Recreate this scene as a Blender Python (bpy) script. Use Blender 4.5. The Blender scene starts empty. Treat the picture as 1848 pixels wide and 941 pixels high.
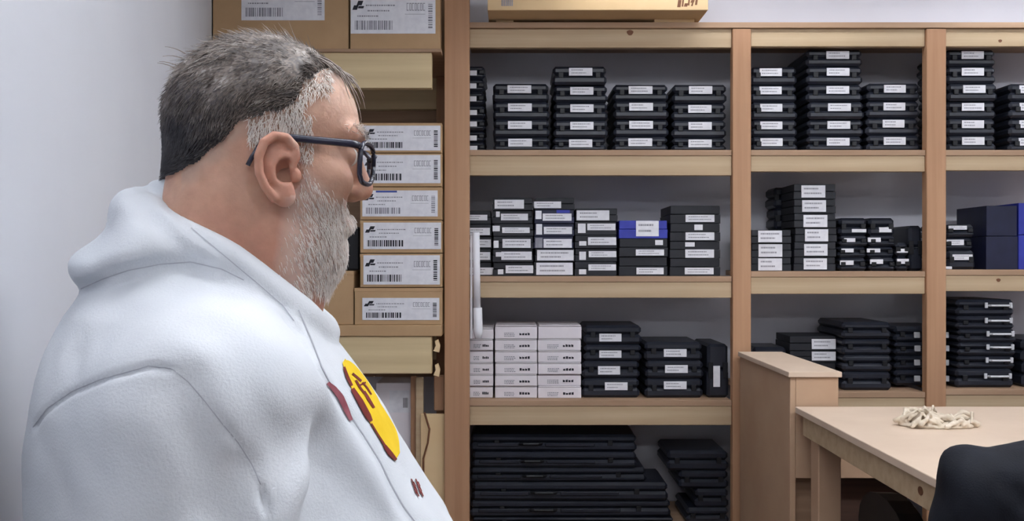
import bpy, math, random
import numpy as np
from mathutils import Vector, Matrix
random.seed(7); rng = np.random.default_rng(7)
sc = bpy.context.scene
C = sc.collection
H = 1.42            # camera height (m)
F = 1600.0          # focal length in pixels of the 1848 x 941 frame
CX, CY = 924.0, 470.5
# ------------------------------------------------------------------ camera, world, exposure
cam = bpy.data.cameras.new('camera'); cam.sensor_fit = 'HORIZONTAL'; cam.sensor_width = 36.0
cam.lens = 36.0 * F / 1848.0; cam.clip_start = 0.02
camo = bpy.data.objects.new('camera', cam); C.objects.link(camo)
camo.location = (0, 0, H); camo.rotation_euler = (math.pi / 2, 0, 0); sc.camera = camo
world = bpy.data.worlds.new('room_air'); sc.world = world; world.use_nodes = True
world.node_tree.nodes['Background'].inputs[0].default_value = (0.80, 0.86, 1.0, 1)
world.node_tree.nodes['Background'].inputs[1].default_value = 0.05
vs = sc.view_settings
vs.view_transform = 'Standard'; vs.look = 'None'; vs.gamma = 1.0; vs.use_curve_mapping = False
vs.exposure = 0.0
TUBE = 20.0          # emission strength of the fluorescent ceiling fittings
TUBECOL = (0.93, 0.965, 1.0)

# ------------------------------------------------------------------ materials
def srgb(r, g, b):
    f = lambda c: (c / 12.92 if c <= 0.04045 else ((c + 0.055) / 1.055) ** 2.4)
    return (f(r / 255.0), f(g / 255.0), f(b / 255.0), 1.0)
def base_mat(name, rough=0.6, spec=0.4):
    m = bpy.data.materials.new(name); m.use_nodes = True
    b = m.node_tree.nodes['Principled BSDF']
    b.inputs['Roughness'].default_value = rough
    b.inputs['Specular IOR Level'].default_value = spec
    return m, m.node_tree, b
def noisy(name, c0, c1, rough=0.6, spec=0.4, scale=(8, 8, 8), nscale=1.0, detail=4, bump=0.0, bscale=200.0, sss=0.0, lo=0.3, hi=0.7):
    m, nt, b = base_mat(name, rough, spec)
    n, l = nt.nodes, nt.links
    tc = n.new('ShaderNodeTexCoord'); mp = n.new('ShaderNodeMapping'); mp.inputs['Scale'].default_value = scale
    l.new(tc.outputs['Object'], mp.inputs['Vector'])
    nz = n.new('ShaderNodeTexNoise'); nz.inputs['Scale'].default_value = nscale; nz.inputs['Detail'].default_value = detail
    l.new(mp.outputs['Vector'], nz.inputs['Vector'])
    cr = n.new('ShaderNodeValToRGB'); cr.color_ramp.elements[0].position = lo; cr.color_ramp.elements[1].position = hi
    cr.color_ramp.elements[0].color = c0; cr.color_ramp.elements[1].color = c1
    l.new(nz.outputs['Fac'], cr.inputs['Fac']); l.new(cr.outputs['Color'], b.inputs['Base Color'])
    if bump > 0:
        n2 = n.new('ShaderNodeTexNoise'); n2.inputs['Scale'].default_value = bscale; n2.inputs['Detail'].default_value = 3
        l.new(tc.outputs['Object'], n2.inputs['Vector'])
        bp = n.new('ShaderNodeBump'); bp.inputs['Strength'].default_value = bump; bp.inputs['Distance'].default_value = 0.002
        l.new(n2.outputs['Fac'], bp.inputs['Height']); l.new(bp.outputs['Normal'], b.inputs['Normal'])
    if sss > 0:
        b.inputs['Subsurface Weight'].default_value = sss
        b.inputs['Subsurface Radius'].default_value = (0.010, 0.004, 0.002); b.inputs['Subsurface Scale'].default_value = 0.6
    return m
def wood(name, c0, c1, axis, rough=0.6):
    s = {'x': (1.2, 34, 34), 'y': (34, 1.2, 34), 'z': (34, 34, 1.2)}[axis]
    return noisy(name, c0, c1, rough, 0.3, s, 1.0, 5, 0.15, 60)
M = {}
M['wall'] = noisy('painted_plaster', srgb(209, 211, 219), srgb(214, 216, 223), 0.75, 0.3, (3, 3, 3), 1, 3, 0.08, 90)
M['wallback'] = noisy('painted_plaster_back', srgb(216, 216, 226), srgb(222, 222, 231), 0.8, 0.3, (3, 3, 3), 1, 3, 0.08, 90)
M['ceil'] = noisy('ceiling_paint', srgb(225, 225, 225), srgb(230, 230, 230), 0.8, 0.2, (3, 3, 3))
M['floor'] = noisy('brown_floor', srgb(96, 74, 62), srgb(120, 96, 80), 0.5, 0.4, (3, 3, 3), 1, 5)
M['pine_x'] = wood('pine_rail', srgb(176, 152, 122), srgb(194, 172, 142), 'x')
M['pine_pale'] = wood('pale_pine_rail', srgb(205, 182, 142), srgb(221, 200, 160), 'x')
M['post'] = wood('pine_post', srgb(170, 128, 98), srgb(186, 146, 114), 'z')
M['board'] = wood('board_edge', srgb(158, 128, 104), srgb(180, 150, 124), 'x')
M['shadeboard'] = wood('shaded_board', srgb(74, 54, 46), srgb(92, 68, 58), 'x')  # dark tone stands for the shade beneath the lower panels
M['mdf'] = noisy('mdf', srgb(182, 150, 124), srgb(190, 160, 133), 0.6, 0.3, (6, 6, 6), 1, 5, 0.05, 300)
M['mdf_top'] = noisy('mdf_worktop', srgb(208, 186, 166), srgb(216, 195, 175), 0.6, 0.3, (6, 6, 6), 1, 5, 0.05, 300)
M['knot'] = noisy('wood_knot', srgb(98, 62, 42), srgb(120, 80, 56), 0.6, 0.3, (60, 60, 60))
M['card'] = noisy('cardboard', srgb(178, 147, 112), srgb(190, 158, 122), 0.8, 0.15, (8, 8, 8), 1, 4, 0.06, 150)
M['cardpale'] = noisy('pale_cardboard', srgb(226, 196, 152), srgb(234, 206, 164), 0.8, 0.15, (5, 5, 5), 1, 4, 0.05, 150)
M['cardtop'] = noisy('tan_cardboard', srgb(202, 172, 132), srgb(212, 183, 144), 0.8, 0.15, (5, 5, 5), 1, 4, 0.05, 150)
M['black'] = noisy('black_plastic', srgb(24, 28, 40), srgb(32, 36, 48), 0.42, 0.5, (30, 30, 30), 1, 3, 0.12, 500)
M['blackcard'] = noisy('black_card', srgb(24, 26, 34), srgb(32, 34, 42), 0.55, 0.4, (20, 20, 20))
M['blackdeep'] = noisy('black_rubber', srgb(14, 16, 22), srgb(20, 22, 29), 0.5, 0.4, (20, 20, 20))
M['navy'] = noisy('navy_card', srgb(20, 24, 50), srgb(26, 30, 60), 0.5, 0.4, (20, 20, 20))
M['blue'] = noisy('blue_card', srgb(44, 52, 150), srgb(54, 64, 170), 0.5, 0.4, (20, 20, 20))
M['paper'] = noisy('label_paper', srgb(218, 218, 226), srgb(232, 232, 238), 0.6, 0.3, (40, 40, 40))
M['whitebox'] = noisy('white_card', srgb(226, 220, 226), srgb(236, 230, 236), 0.6, 0.3, (10, 10, 10))
M['ink'] = noisy('print_ink', srgb(40, 40, 48), srgb(52, 52, 60), 0.7, 0.2, (50, 50, 50))
M['inkgrey'] = noisy('print_ink_grey', srgb(130, 130, 140), srgb(150, 150, 160), 0.7, 0.2, (50, 50, 50))
M['inkblue'] = noisy('print_ink_blue', srgb(60, 78, 150), srgb(70, 88, 160), 0.7, 0.2, (50, 50, 50))
M['metal'] = noisy('latch_metal', srgb(196, 198, 204), srgb(212, 214, 220), 0.4, 0.6, (30, 30, 30)); M['metal'].node_tree.nodes['Principled BSDF'].inputs['Metallic'].default_value = 0.1
M['whiteplastic'] = noisy('white_plastic', srgb(228, 228, 236), srgb(236, 236, 242), 0.4, 0.5, (10, 10, 10))
M['hoodie'] = noisy('white_sweatshirt_fleece', srgb(210, 214, 220), srgb(220, 223, 228), 0.9, 0.1, (10, 10, 10), 1, 4, 0.25, 420)
M['seam'] = noisy('seam_shade', srgb(176, 178, 188), srgb(190, 192, 200), 0.9, 0.1, (50, 50, 50))  # greyer than the fleece: shade of seams and creases put into colour
M['jeans'] = noisy('dark_denim', srgb(40, 46, 62), srgb(52, 58, 76), 0.85, 0.2, (30, 30, 30), 1, 4, 0.2, 400)
M['shoe'] = noisy('shoe_leather', srgb(40, 34, 30), srgb(52, 44, 38), 0.5, 0.4, (20, 20, 20))
M['mutedred'] = noisy('muted_red_print', srgb(136, 74, 84), srgb(160, 96, 104), 0.8, 0.2, (90, 90, 90))
M['yellow'] = noisy('yellow_print', srgb(232, 192, 34), srgb(242, 205, 50), 0.8, 0.2, (30, 30, 30))
M['darkred'] = noisy('dark_red_print', srgb(104, 40, 36), srgb(126, 52, 48), 0.8, 0.2, (60, 60, 60))
M['jacket'] = noisy('dark_jacket_cloth', srgb(17, 19, 27), srgb(24, 27, 36), 0.75, 0.25, (20, 20, 20), 1, 4, 0.3, 300)
M['rag'] = noisy('cream_cloth', srgb(196, 180, 158), srgb(232, 220, 204), 0.85, 0.15, (40, 40, 40), 1, 4, 0.3, 250)
M['frame'] = noisy('spectacle_acetate', srgb(34, 36, 56), srgb(46, 46, 66), 0.25, 0.6, (40, 40, 40))
M['eye'] = noisy('eye_white', srgb(220, 214, 208), srgb(228, 222, 216), 0.2, 0.5, (30, 30, 30))
M['iris'] = noisy('iris_brown', srgb(60, 42, 30), srgb(76, 54, 38), 0.2, 0.5, (90, 90, 90))
m, nt, b = base_mat('spectacle_lens', 0.02, 0.5); b.inputs['Base Color'].default_value = (1, 1, 1, 1)
b.inputs['Transmission Weight'].default_value = 1.0; b.inputs['IOR'].default_value = 1.02; M['lens'] = m
m, nt, b = base_mat('lit_diffuser', 0.5); b.inputs['Base Color'].default_value = (0.9, 0.9, 0.9, 1)
b.inputs['Emission Color'].default_value = (*TUBECOL, 1); b.inputs['Emission Strength'].default_value = TUBE; M['tube'] = m
def attr_mat(name, rough, spec, sss=0.0, bump=0.0, bscale=300):
    m, nt, b = base_mat(name, rough, spec); n, l = nt.nodes, nt.links
    a = n.new('ShaderNodeAttribute'); a.attribute_name = 'tint'
    nz = n.new('ShaderNodeTexNoise'); nz.inputs['Scale'].default_value = 70; nz.inputs['Detail'].default_value = 5
    tc = n.new('ShaderNodeTexCoord'); l.new(tc.outputs['Object'], nz.inputs['Vector'])
    hs = n.new('ShaderNodeHueSaturation'); mr = n.new('ShaderNodeMapRange')
    mr.inputs['To Min'].default_value = 0.8; mr.inputs['To Max'].default_value = 1.2
    l.new(nz.outputs['Fac'], mr.inputs['Value']); l.new(mr.outputs['Result'], hs.inputs['Value'])
    l.new(a.outputs['Color'], hs.inputs['Color']); l.new(hs.outputs['Color'], b.inputs['Base Color'])
    if sss:
        b.inputs['Subsurface Weight'].default_value = sss
        b.inputs['Subsurface Radius'].default_value = (0.009, 0.0035, 0.002); b.inputs['Subsurface Scale'].default_value = 0.5
    if bump:
        n2 = n.new('ShaderNodeTexNoise'); n2.inputs['Scale'].default_value = bscale; n2.inputs['Detail'].default_value = 4
        l.new(tc.outputs['Object'], n2.inputs['Vector'])
        bp = n.new('ShaderNodeBump'); bp.inputs['Strength'].default_value = bump; bp.inputs['Distance'].default_value = 0.002
        l.new(n2.outputs['Fac'], bp.inputs['Height']); l.new(bp.outputs['Normal'], b.inputs['Normal'])
    return m
M['skin'] = attr_mat('skin', 0.5, 0.35, 0.25, 0.25, 260)
M['hair'] = attr_mat('hair_strands', 0.45, 0.4)
M['beard'] = attr_mat('beard_strands', 0.5, 0.5)

# ------------------------------------------------------------------ mesh helpers
def W(px, py, y): return Vector(((px - CX) / F * y, y, H - (py - CY) / F * y))
def WX(px, y): return (px - CX) / F * y
def WZ(py, y): return H - (py - CY) / F * y
class MB:
    def __init__(self): self.v = []; self.f = []
    def box(self, x0, x1, y0, y1, z0, z1, ch=0.0):
        if ch <= 0:
            o = len(self.v)
            self.v += [(x0, y0, z0), (x1, y0, z0), (x1, y1, z0), (x0, y1, z0), (x0, y0, z1), (x1, y0, z1), (x1, y1, z1), (x0, y1, z1)]
            self.f += [tuple(o + i for i in q) for q in ((0, 3, 2, 1), (4, 5, 6, 7), (0, 1, 5, 4), (1, 2, 6, 5), (2, 3, 7, 6), (3, 0, 4, 7))]
            return self
        import itertools
        o = len(self.v); idx = {}
        xs, ys, zs = (x0, x1), (y0, y1), (z0, z1)
        for i, j, k in itertools.product((0, 1), repeat=3):
            sx, sy, sz = (1 - 2 * i), (1 - 2 * j), (1 - 2 * k)
            for a in range(3):
                p = [xs[i], ys[j], zs[k]]
                for q, s in zip(range(3), (sx, sy, sz)):
                    if q != a: p[q] += s * ch
                idx[(i, j, k, a)] = len(self.v); self.v.append(tuple(p))
        def q(*ks): self.f.append(tuple(idx[k] for k in ks))
        for a in range(3):            # main faces
            for s in (0, 1):
                b_, c_ = [t for t in range(3) if t != a]
                ring = []
                for (u, w) in ((0, 0), (1, 0), (1, 1), (0, 1)):
                    k = [0, 0, 0]; k[a] = s; k[b_] = u; k[c_] = w; ring.append((*k, a))
                if (s == 0) != (a == 1): ring = ring[::-1]
                q(*ring)
        for a in range(3):            # edge chamfers, the edge runs along a
            b_, c_ = [t for t in range(3) if t != a]
            for u in (0, 1):
                for w in (0, 1):
                    k0 = [0, 0, 0]; k1 = [0, 0, 0]
                    k0[b_] = k1[b_] = u; k0[c_] = k1[c_] = w; k1[a] = 1
                    ring = [(*k0, b_), (*k1, b_), (*k1, c_), (*k0, c_)]
                    q(*ring)
        for i, j, k in itertools.product((0, 1), repeat=3): q((i, j, k, 0), (i, j, k, 1), (i, j, k, 2))
        return self
    def quad(self, a, b, c, d):
        o = len(self.v); self.v += [tuple(a), tuple(b), tuple(c), tuple(d)]; self.f.append((o, o + 1, o + 2, o + 3)); return self
    def prism(self, pts, a0, a1, axis='y'):
        o = len(self.v); n = len(pts)
        for a in (a0, a1):
            for (u, w) in pts:
                self.v.append((u, a, w) if axis == 'y' else ((a, u, w) if axis == 'x' else (u, w, a)))
        self.f.append(tuple(o + i for i in range(n))); self.f.append(tuple(o + n + i for i in range(n))[::-1])
        for i in range(n): j = (i + 1) % n; self.f.append((o + i, o + n + i, o + n + j, o + j))
        return self
    def tube(self, pts, r, n=8, flat=1.0, up=None):
        pts = [Vector(p) for p in pts]; rs = r if isinstance(r, (list, tuple)) else [r] * len(pts)
        rings = []
        for i, p in enumerate(pts):
            t = (pts[min(i + 1, len(pts) - 1)] - pts[max(i - 1, 0)]).normalized()
            ref = Vector(up) if up else (Vector((0, 0, 1)) if abs(t.z) < 0.9 else Vector((1, 0, 0)))
            s = t.cross(ref).normalized(); u = s.cross(t).normalized()
            o = len(self.v)
            for k in range(n):
                a = 2 * math.pi * k / n
                self.v.append(tuple(p + s * (math.cos(a) * rs[i] * flat) + u * (math.sin(a) * rs[i])))
            rings.append(o)
        for a, b_ in zip(rings, rings[1:]):
            for k in range(n): self.f.append((a + k, a + (k + 1) % n, b_ + (k + 1) % n, b_ + k))
        self.f.append(tuple(rings[0] + k for k in range(n))[::-1]); self.f.append(tuple(rings[-1] + k for k in range(n)))
        return self
    def mesh(self, name):
        me = bpy.data.meshes.new(name); me.from_pydata(self.v, [], self.f)
        import bmesh
        bm = bmesh.new(); bm.from_mesh(me); bmesh.ops.recalc_face_normals(bm, faces=bm.faces); bm.to_mesh(me); bm.free()
        return me
    def build(self, name, mat, parent=None, loc=None, smooth=False): return link(name, self.mesh(name), mat, parent, loc, smooth)
def link(name, me, mat, parent=None, loc=None, smooth=False):
    o = bpy.data.objects.new(name, me); C.objects.link(o)
    if mat and not me.materials: me.materials.append(M[mat] if isinstance(mat, str) else mat)
    if smooth: me.polygons.foreach_set('use_smooth', [True] * len(me.polygons))
    if parent: o.parent = parent
    if loc is not None: o.location = loc
    if name in STUFF: o['kind'] = 'stuff'
    return o
STUFF = {'print', 'barcode', 'logo', 'lettering', 'stamp', 'hair', 'beard', 'temple_hair', 'eyebrow', 'forelock', 'small_lettering', 'emblem_lettering'}
def empty(name, loc=(0, 0, 0), rz=0.0):
    o = bpy.data.objects.new(name, None); C.objects.link(o); o.location = loc; o.rotation_euler = (0, 0, rz); o.empty_display_size = 0.05
    return o
ALL = []
def tag(o, label, cat, group=None):
    o['label'] = label; o['category'] = cat
    if group: o['group'] = group
    ALL.append(label); return o
def struct(o): o['kind'] = 'structure'; return o

# ------------------------------------------------------------------ room shell
BACK = 3.97
struct(MB().box(-2.6, 4.2, -2.6, 4.15, -0.1, 0.0).build('floor', 'floor'))
struct(MB().box(-2.6, 4.2, -2.6, 4.15, 2.78, 2.88).build('ceiling', 'ceil'))
struct(MB().box(-2.6, 4.2, BACK, 4.15, 0.0, 2.78).build('wall_back', 'wallback'))
struct(MB().box(4.1, 4.2, -2.6, BACK, 0.0, 2.78).build('wall_right', 'wall'))
struct(MB().box(-2.6, 4.2, -2.7, -2.6, 0.0, 2.78).build('wall_front', 'wall'))
struct(MB().box(-2.7, -2.6, -2.6, BACK, 0.0, 2.78).build('wall_outer', 'wall'))
wl = lambda y: -1.156 + (3.4 - y) * 0.243            # the partition the man leans against, slightly oblique to the shelves
struct(MB().prism([(wl(0.45), 0.45), (wl(BACK), BACK), (wl(BACK) - 0.12, BACK), (wl(0.45) - 0.12, 0.45)], 0.0, 2.78, 'z').build('wall_left', 'wall'))
# fluorescent ceiling fittings (above the frame); the pair behind the camera is added fill
def fitting(x, y, desc, rows=(-0.05, 0.05)):
    t = empty('ceiling_light', (x, y, 2.78)); tag(t, desc, 'ceiling light', 'fluorescent ceiling lights')
    MB().box(-0.62, 0.62, -0.10, 0.10, -0.05, -0.001, 0.008).build('housing', 'whiteplastic', t)
    for yy in rows:
        MB().tube([(-0.60, yy, -0.20), (0.60, yy, -0.20)], 0.019, 12).build('tube', 'tube', t, None, True)
    for xx in (-0.605, 0.605): MB().box(xx - 0.012, xx + 0.012, -0.075, 0.075, -0.225, -0.051, 0.003).build('end_holder', 'whiteplastic', t)
R3 = (-0.07, 0.0, 0.07)
fitting(0.0, 0.80, 'white twin fluorescent ceiling light above the man')
fitting(0.75, 1.45, 'white triple-tube fluorescent ceiling light before the wide shelving bay', R3)
fitting(1.95, 1.45, 'white triple-tube fluorescent ceiling light in the middle of the room', R3)
fitting(3.15, 1.45, 'white triple-tube fluorescent ceiling light at the right of the room', R3)
fitting(-0.30, -0.9, 'unseen twin-tube fill light added behind the camera, toward the left')  # added as frontal fill for the man's near side and the shelves
fitting(1.30, -0.9, 'unseen twin-tube fill light added behind the camera, toward the right')  # second added fill light, on the right
fitting(0.80, 3.30, 'white single fluorescent ceiling light right over the wide shelving bay front', (0.0,))
fitting(2.30, 3.30, 'white single fluorescent ceiling light just before the rightmost shelving bay', (0.0,))

# ------------------------------------------------------------------ main shelving
FY = 3.55
shelving = empty('wooden_shelving', (WX(1300, FY), FY, 0))
tag(shelving, 'tall open pine shelving of three bays against the back wall', 'shelving')
off = Vector(shelving.location)
def spart(name, x0, x1, y0, y1, z0, z1, mat, ch=0.002, parent=shelving, o_=None):
    oo = off if o_ is None else o_
    cx, cz = (x0 + x1) / 2, (z0 + z1) / 2; cy = (y0 + y1) / 2
    return MB().box(x0 - cx, x1 - cx, y0 - cy, y1 - cy, z0 - cz, z1 - cz, ch).build(name, mat, parent, (cx - oo.x, cy - oo.y, cz - oo.z))
topZ = WZ(42, FY)
posts = [(1321, 1354), (1670, 1705), (2012, 2046)]
for (a, b_) in posts:
    spart('post', WX(a, FY), WX(b_, FY), FY - 0.012, FY + 0.03, 0, WZ(53, FY), 'post')
spart('post', WX(802, FY - 0.06), WX(847, FY - 0.06), FY - 0.06, FY - 0.015, 0, 2.70, 'post')
bays = [(812, 1321, 'wide'), (1354, 1670, 'narrow'), (1705, 2012, 'rightmost')]
SH = {}
rails = {'wide': [(52, 86), (281, 317), (509, 538), (733, 768), (966, 1000)],
         'narrow': [(52, 84), (281, 310), (500, 531), (718, 748), (960, 990)],
         'rightmost': [(52, 84), (281, 308), (497, 526), (713, 742), (955, 985)]}
for a, b_, nm in bays:
    xa, xb = WX(a, FY), WX(b_, FY)
    for i, (r0, r1) in enumerate(rails[nm]):
        if i == 4 and nm != 'wide': continue
        z1, z0 = WZ(r0, FY), WZ(r1, FY)
        spart('front_rail', xa + 0.0015, xb - 0.0015, FY, FY + 0.028, z0, z1 - 0.0005, 'pine_x')
        if i:
            th = 10 / F * FY
            spart('shelf_board', xa + 0.002, xb - 0.002, FY - 0.004, BACK - 0.003, z1, z1 + th, 'board', 0.001)
            SH[(nm, i)] = z1 + th
spart('top_board', WX(842, FY), WX(2046, FY), FY - 0.016, BACK - 0.004, WZ(52, FY), topZ, 'board', 0.001)
spart('side_panel', WX(825, FY), WX(830, FY), FY + 0.035, BACK - 0.05, 0, topZ - 0.04, 'board', 0.001)
for (px, py, r) in ((1137, 59, 0.011), (1805, 74, 0.006), (1802, 506, 0.007)):   # knots in the rails
    p = W(px, py, FY - 0.0006)
    MB().prism([(r * 1.2 * math.cos(t) * (1 + .15 * math.sin(3 * t)), r * math.sin(t)) for t in np.linspace(0, 2 * math.pi, 13)[:-1]], -0.0006, 0.001).build('knot', 'knot', shelving, p - off)

# ------------------------------------------------------------------ boxes and cases
ORD = ['topmost', 'second from top', 'third from top', 'fourth from top', 'fifth from top', 'sixth from top', 'seventh from top']
NTH = ['first', 'second', 'third', 'fourth', 'fifth', 'sixth', 'seventh', 'eighth']
def ordname(i, n):
    if n == 1: return 'alone'
    if i == n - 1: return 'bottom'
    return ORD[i]
def case_meshes(w, h, d, ch, seam=0.5):
    hw = w / 2
    base = MB().box(-hw, hw, 0, d, 0.0003, h * seam - 0.0012, ch).mesh('base')
    lid = MB().box(-hw + 0.002, hw - 0.002, 0.002, d - 0.002, h * seam + 0.0006, h - 0.0003, ch).mesh('lid')
    return base, lid
def stack(name, desc, cat, group, x0, x1, ys, shelf, Y, d, kind='case', lab=None, mats=None, jit=0.003, seam=0.52, extra=None):
    """ys: pixel rows from the top of the stack down to the shelf; lab: list of (x0,x1,y0,y1) pixel rectangles or None, one per box"""
    ztop = WZ(ys[0], Y); pix = [WZ(y, Y) for y in ys]
    k = (ztop - shelf) / (pix[0] - pix[-1]); zs = [shelf + (p - pix[-1]) * k for p in pix]
    xc = (WX(x0, Y) + WX(x1, Y)) / 2; w = WX(x1, Y) - WX(x0, Y)
    n = len(ys) - 1; out = []; cache = {}
    for i in range(n):
        h = zs[i] - zs[i + 1]; hk = round(h, 3)
        dx = random.uniform(-jit, jit); rz = random.uniform(-0.012, 0.012)
        t = empty(name, (xc + dx, Y + random.uniform(0, 0.012), zs[i + 1] + 0.0004), rz)
        tag(t, desc.replace('#', ordname(i, n)), cat, group)
        if hk not in cache: cache[hk] = case_meshes(w, h - 0.0008, d, {'case': min(0.011, h * .2), 'box': 0.0015, 'carton': 0.0015}[kind], seam if kind != 'carton' else 0.9)
        mt = mats[i] if mats else ('black' if kind == 'case' else 'blackcard')
        b0, l0 = cache[hk]
        for nm, me in (('base', b0), ('lid', l0)):
            me2 = me if (not me.materials or me.materials[0] == M[mt]) else me.copy()
            if me2 is not me: me2.materials.clear()
            link(nm, me2, mt, t)
        if kind == 'case':                       # hinge lugs / latches on the short end
            for s in (-1, 1):
                MB().box(s * w * 0.34 - 0.010, s * w * 0.34 + 0.010, -0.003, 0.004, h * 0.36, h * 0.66, 0.0015).build('latch', 'blackdeep', t)
        L = lab[i] if lab else None
        if L:
            lx0, lx1 = WX(L[0], Y) - xc, WX(L[1], Y) - xc
            lz0, lz1 = WZ(L[3], Y) - pix[i + 1], WZ(L[2], Y) - pix[i + 1]
            lz0 = max(lz0, 0.002); lz1 = min(lz1, h - 0.002)
            lb = MB().box(lx0, lx1, -0.0016, 0.003, lz0, lz1).build('label', 'paper', t)
            if (L[1] - L[0]) >= 30: textlines(lb, lx0, lx1, lz0, lz1, -0.0018)
        if extra and extra.get(i):
            for (a, b_, c_, e_, mm) in extra[i]:
                MB().box(WX(a, Y) - xc, WX(b_, Y) - xc, -0.0014, 0.003, max(WZ(e_, Y) - pix[i + 1], 0.001), min(WZ(c_, Y) - pix[i + 1], h - 0.001)).build('sticker', mm, t)
        out.append(t)
    return out
def textlines(parent, x0, x1, z0, z1, y):
    m_ = MB(); hgt = z1 - z0; w = x1 - x0
    for r in range(2):
        zc = z0 + hgt * (0.66 - 0.38 * r); x = x0 + w * 0.1
        xe = x1 - w * random.uniform(0.1, 0.45)
        while x < xe:
            ww = random.uniform(0.002, 0.006); m_.quad((x, y, zc), (min(x + ww, xe), y, zc), (min(x + ww, xe), y, zc + hgt * 0.13), (x, y, zc + hgt * 0.13)); x += ww + 0.0015
    m_.build('print', 'inkgrey', parent)
def L(x0, x1, tops, hh=14): return [(x0, x1, t, t + hh) if t is not None else None for t in tops]

CB = 'black plastic case with white label'
G1 = 'black cases on the top shelf'
S = SH[('wide', 1)]
stack('pistol_case', 'slim black case, # of narrow stack beside left post, top shelf', 'case', G1, 836, 876, [118, 141, 164, 187, 210, 232, 251, 270], S, 3.62, 0.28, 'case', L(843, 861, [126, 149, 172, 196, 216, 240, 258], 9))
for n_, (x0, x1, ys, lx) in enumerate([(890, 992, [150, 182, 213, 244, 270], (917, 960)), (998, 1096, [119, 152, 183, 214, 245, 270], (1028, 1070)),
                                      (1107, 1207, [151, 181, 212, 243, 270], (1135, 1178)), (1213, 1312, [151, 184, 214, 245, 270], (1243, 1285))]):
    stack('pistol_case', f'black case with white label, # of {NTH[n_]} wide stack, top shelf, wide bay', 'case', G1, x0, x1, ys, S, 3.60, 0.28, 'case', L(lx[0], lx[1], [y + 3 for y in ys[:-1]]))
S = SH[('narrow', 1)]
for n_, (x0, x1, ys, lx) in enumerate([(1357, 1441, [119, 151, 182, 213, 243, 270], (1373, 1413)), (1458, 1560, [88, 118, 150, 181, 212, 242, 270], (1494, 1535)), (1566, 1662, [149, 180, 210, 241, 270], (1596, 1635))]):
    stack('pistol_case', f'black case with white label, # of {NTH[n_]} stack, top shelf, narrow bay', 'case', G1, x0, x1, ys, S, 3.60, 0.28, 'case', L(lx[0], lx[1], [y + 3 for y in ys[:-1]]))
S = SH[('rightmost', 1)]
for n_, (x0, x1, ys, lx) in enumerate([(1711, 1801, [88, 118, 149, 180, 211, 241, 270], (1738, 1778)), (1824, 1920, [150, 181, 211, 242, 270], (1842, 1880))]):
    stack('pistol_case', f'black case with white label, # of {NTH[n_]} stack, top shelf, rightmost bay', 'case', G1, x0, x1, ys, S, 3.60, 0.28, 'case', L(lx[0], lx[1], [y + 3 for y in ys[:-1]]))

G2 = 'labelled boxes on the middle shelf'
S = SH[('wide', 2)]; pp = 'paper'
stack('slim_box', 'dark slim box, # of stack touching left post, middle shelf, wide bay', 'box', G2, 838, 887, [380, 405, 427, 450, 474, 499], S, 3.62, 0.25, 'box', [(845, 880, 388, 398), (845, 884, 412, 425), (845, 885, 433, 447), (845, 885, 456, 470), (845, 891, 484, 497)])
stack('slim_box', 'dark slim box, # of second stack, middle shelf, wide bay', 'box', G2, 889, 962, [357, 380, 404, 427, 450, 474, 499], S, 3.60, 0.25, 'box',
      [(893, 946, 361, 377), (905, 954, 386, 398), (905, 955, 411, 421), (906, 957, 432, 448), (905, 960, 455, 470), (912, 962, 480, 494)],
      extra={1: [(896, 903, 382, 392, pp)], 2: [(888, 901, 408, 418, pp)], 3: [(890, 899, 435, 448, pp)], 4: [(895, 905, 456, 464, pp)], 5: [(898, 908, 487, 496, pp)]})
stack('slim_box', 'dark slim box, # of third stack, middle shelf, wide bay', 'box', G2, 964, 1036, [357, 379, 404, 427, 449, 473, 499], S, 3.60, 0.25, 'box',
      [(963, 1012, 364, 376), (979, 1031, 386, 399), (981, 1032, 410, 423), (982, 1033, 432, 448), (968, 1034, 452, 471), (969, 1035, 475, 497)],
      mats=['blackcard', 'navy', 'navy', 'navy', 'blackcard', 'blackcard'], extra={1: [(966, 977, 381, 396, pp), (1004, 1028, 379.5, 385, 'blue')], 2: [(967, 978, 405, 424, pp)], 3: [(967, 980, 430, 448, 'inkgrey')]})
stack('slim_box', 'black slim box, # of fourth stack, middle shelf, wide bay', 'box', G2, 1038, 1114, [376, 400, 425, 449, 473, 499], S, 3.60, 0.25, 'box',
      [(1040, 1099, 380, 398), (1061, 1112, 404, 416), (1062, 1113, 429, 443), (1063, 1113, 454, 465), (1063, 1113, 478, 489)],
      extra={1: [(1044, 1058, 404, 421, pp)], 2: [(1046, 1059, 436, 444, pp)], 3: [(1046, 1058, 455, 470, pp)], 4: [(1046, 1059, 487, 496, pp)]})
stack('lidded_box', '# box of fifth stack under bright blue lid, middle shelf, wide bay', 'box', G2, 1118, 1206, [398, 431, 464, 499], S, 3.60, 0.25, 'box',
      [(1149, 1190, 399, 427), (1148, 1199, 451, 462), (1150, 1199, 484, 496)], mats=['blue', 'blackcard', 'blackcard'], extra={1: [(1183, 1197, 434, 443, pp)]})
stack('lidded_box', 'black labelled box, # of rightmost stack, middle shelf, wide bay', 'box', G2, 1209, 1300, [371, 404, 436, 467, 499], S, 3.60, 0.25, 'box',
      [(1237, 1289, 388, 401), (1237, 1289, 420, 434), (1237, 1289, 451, 466), (1236, 1288, 484, 496)], extra={1: [(1253, 1268, 406, 416, pp)], 2: [(1237, 1254, 438, 446, pp)]})
S = SH[('narrow', 2)]
stack('lidded_box', 'white-fronted black box, # of short first stack, middle shelf, narrow bay', 'box', G2, 1357, 1430, [415, 440, 466, 491], S, 3.60, 0.28, 'box', [(1370, 1413, 417, 438), (1370, 1413, 442, 465), (1370, 1413, 468, 490)])
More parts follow.
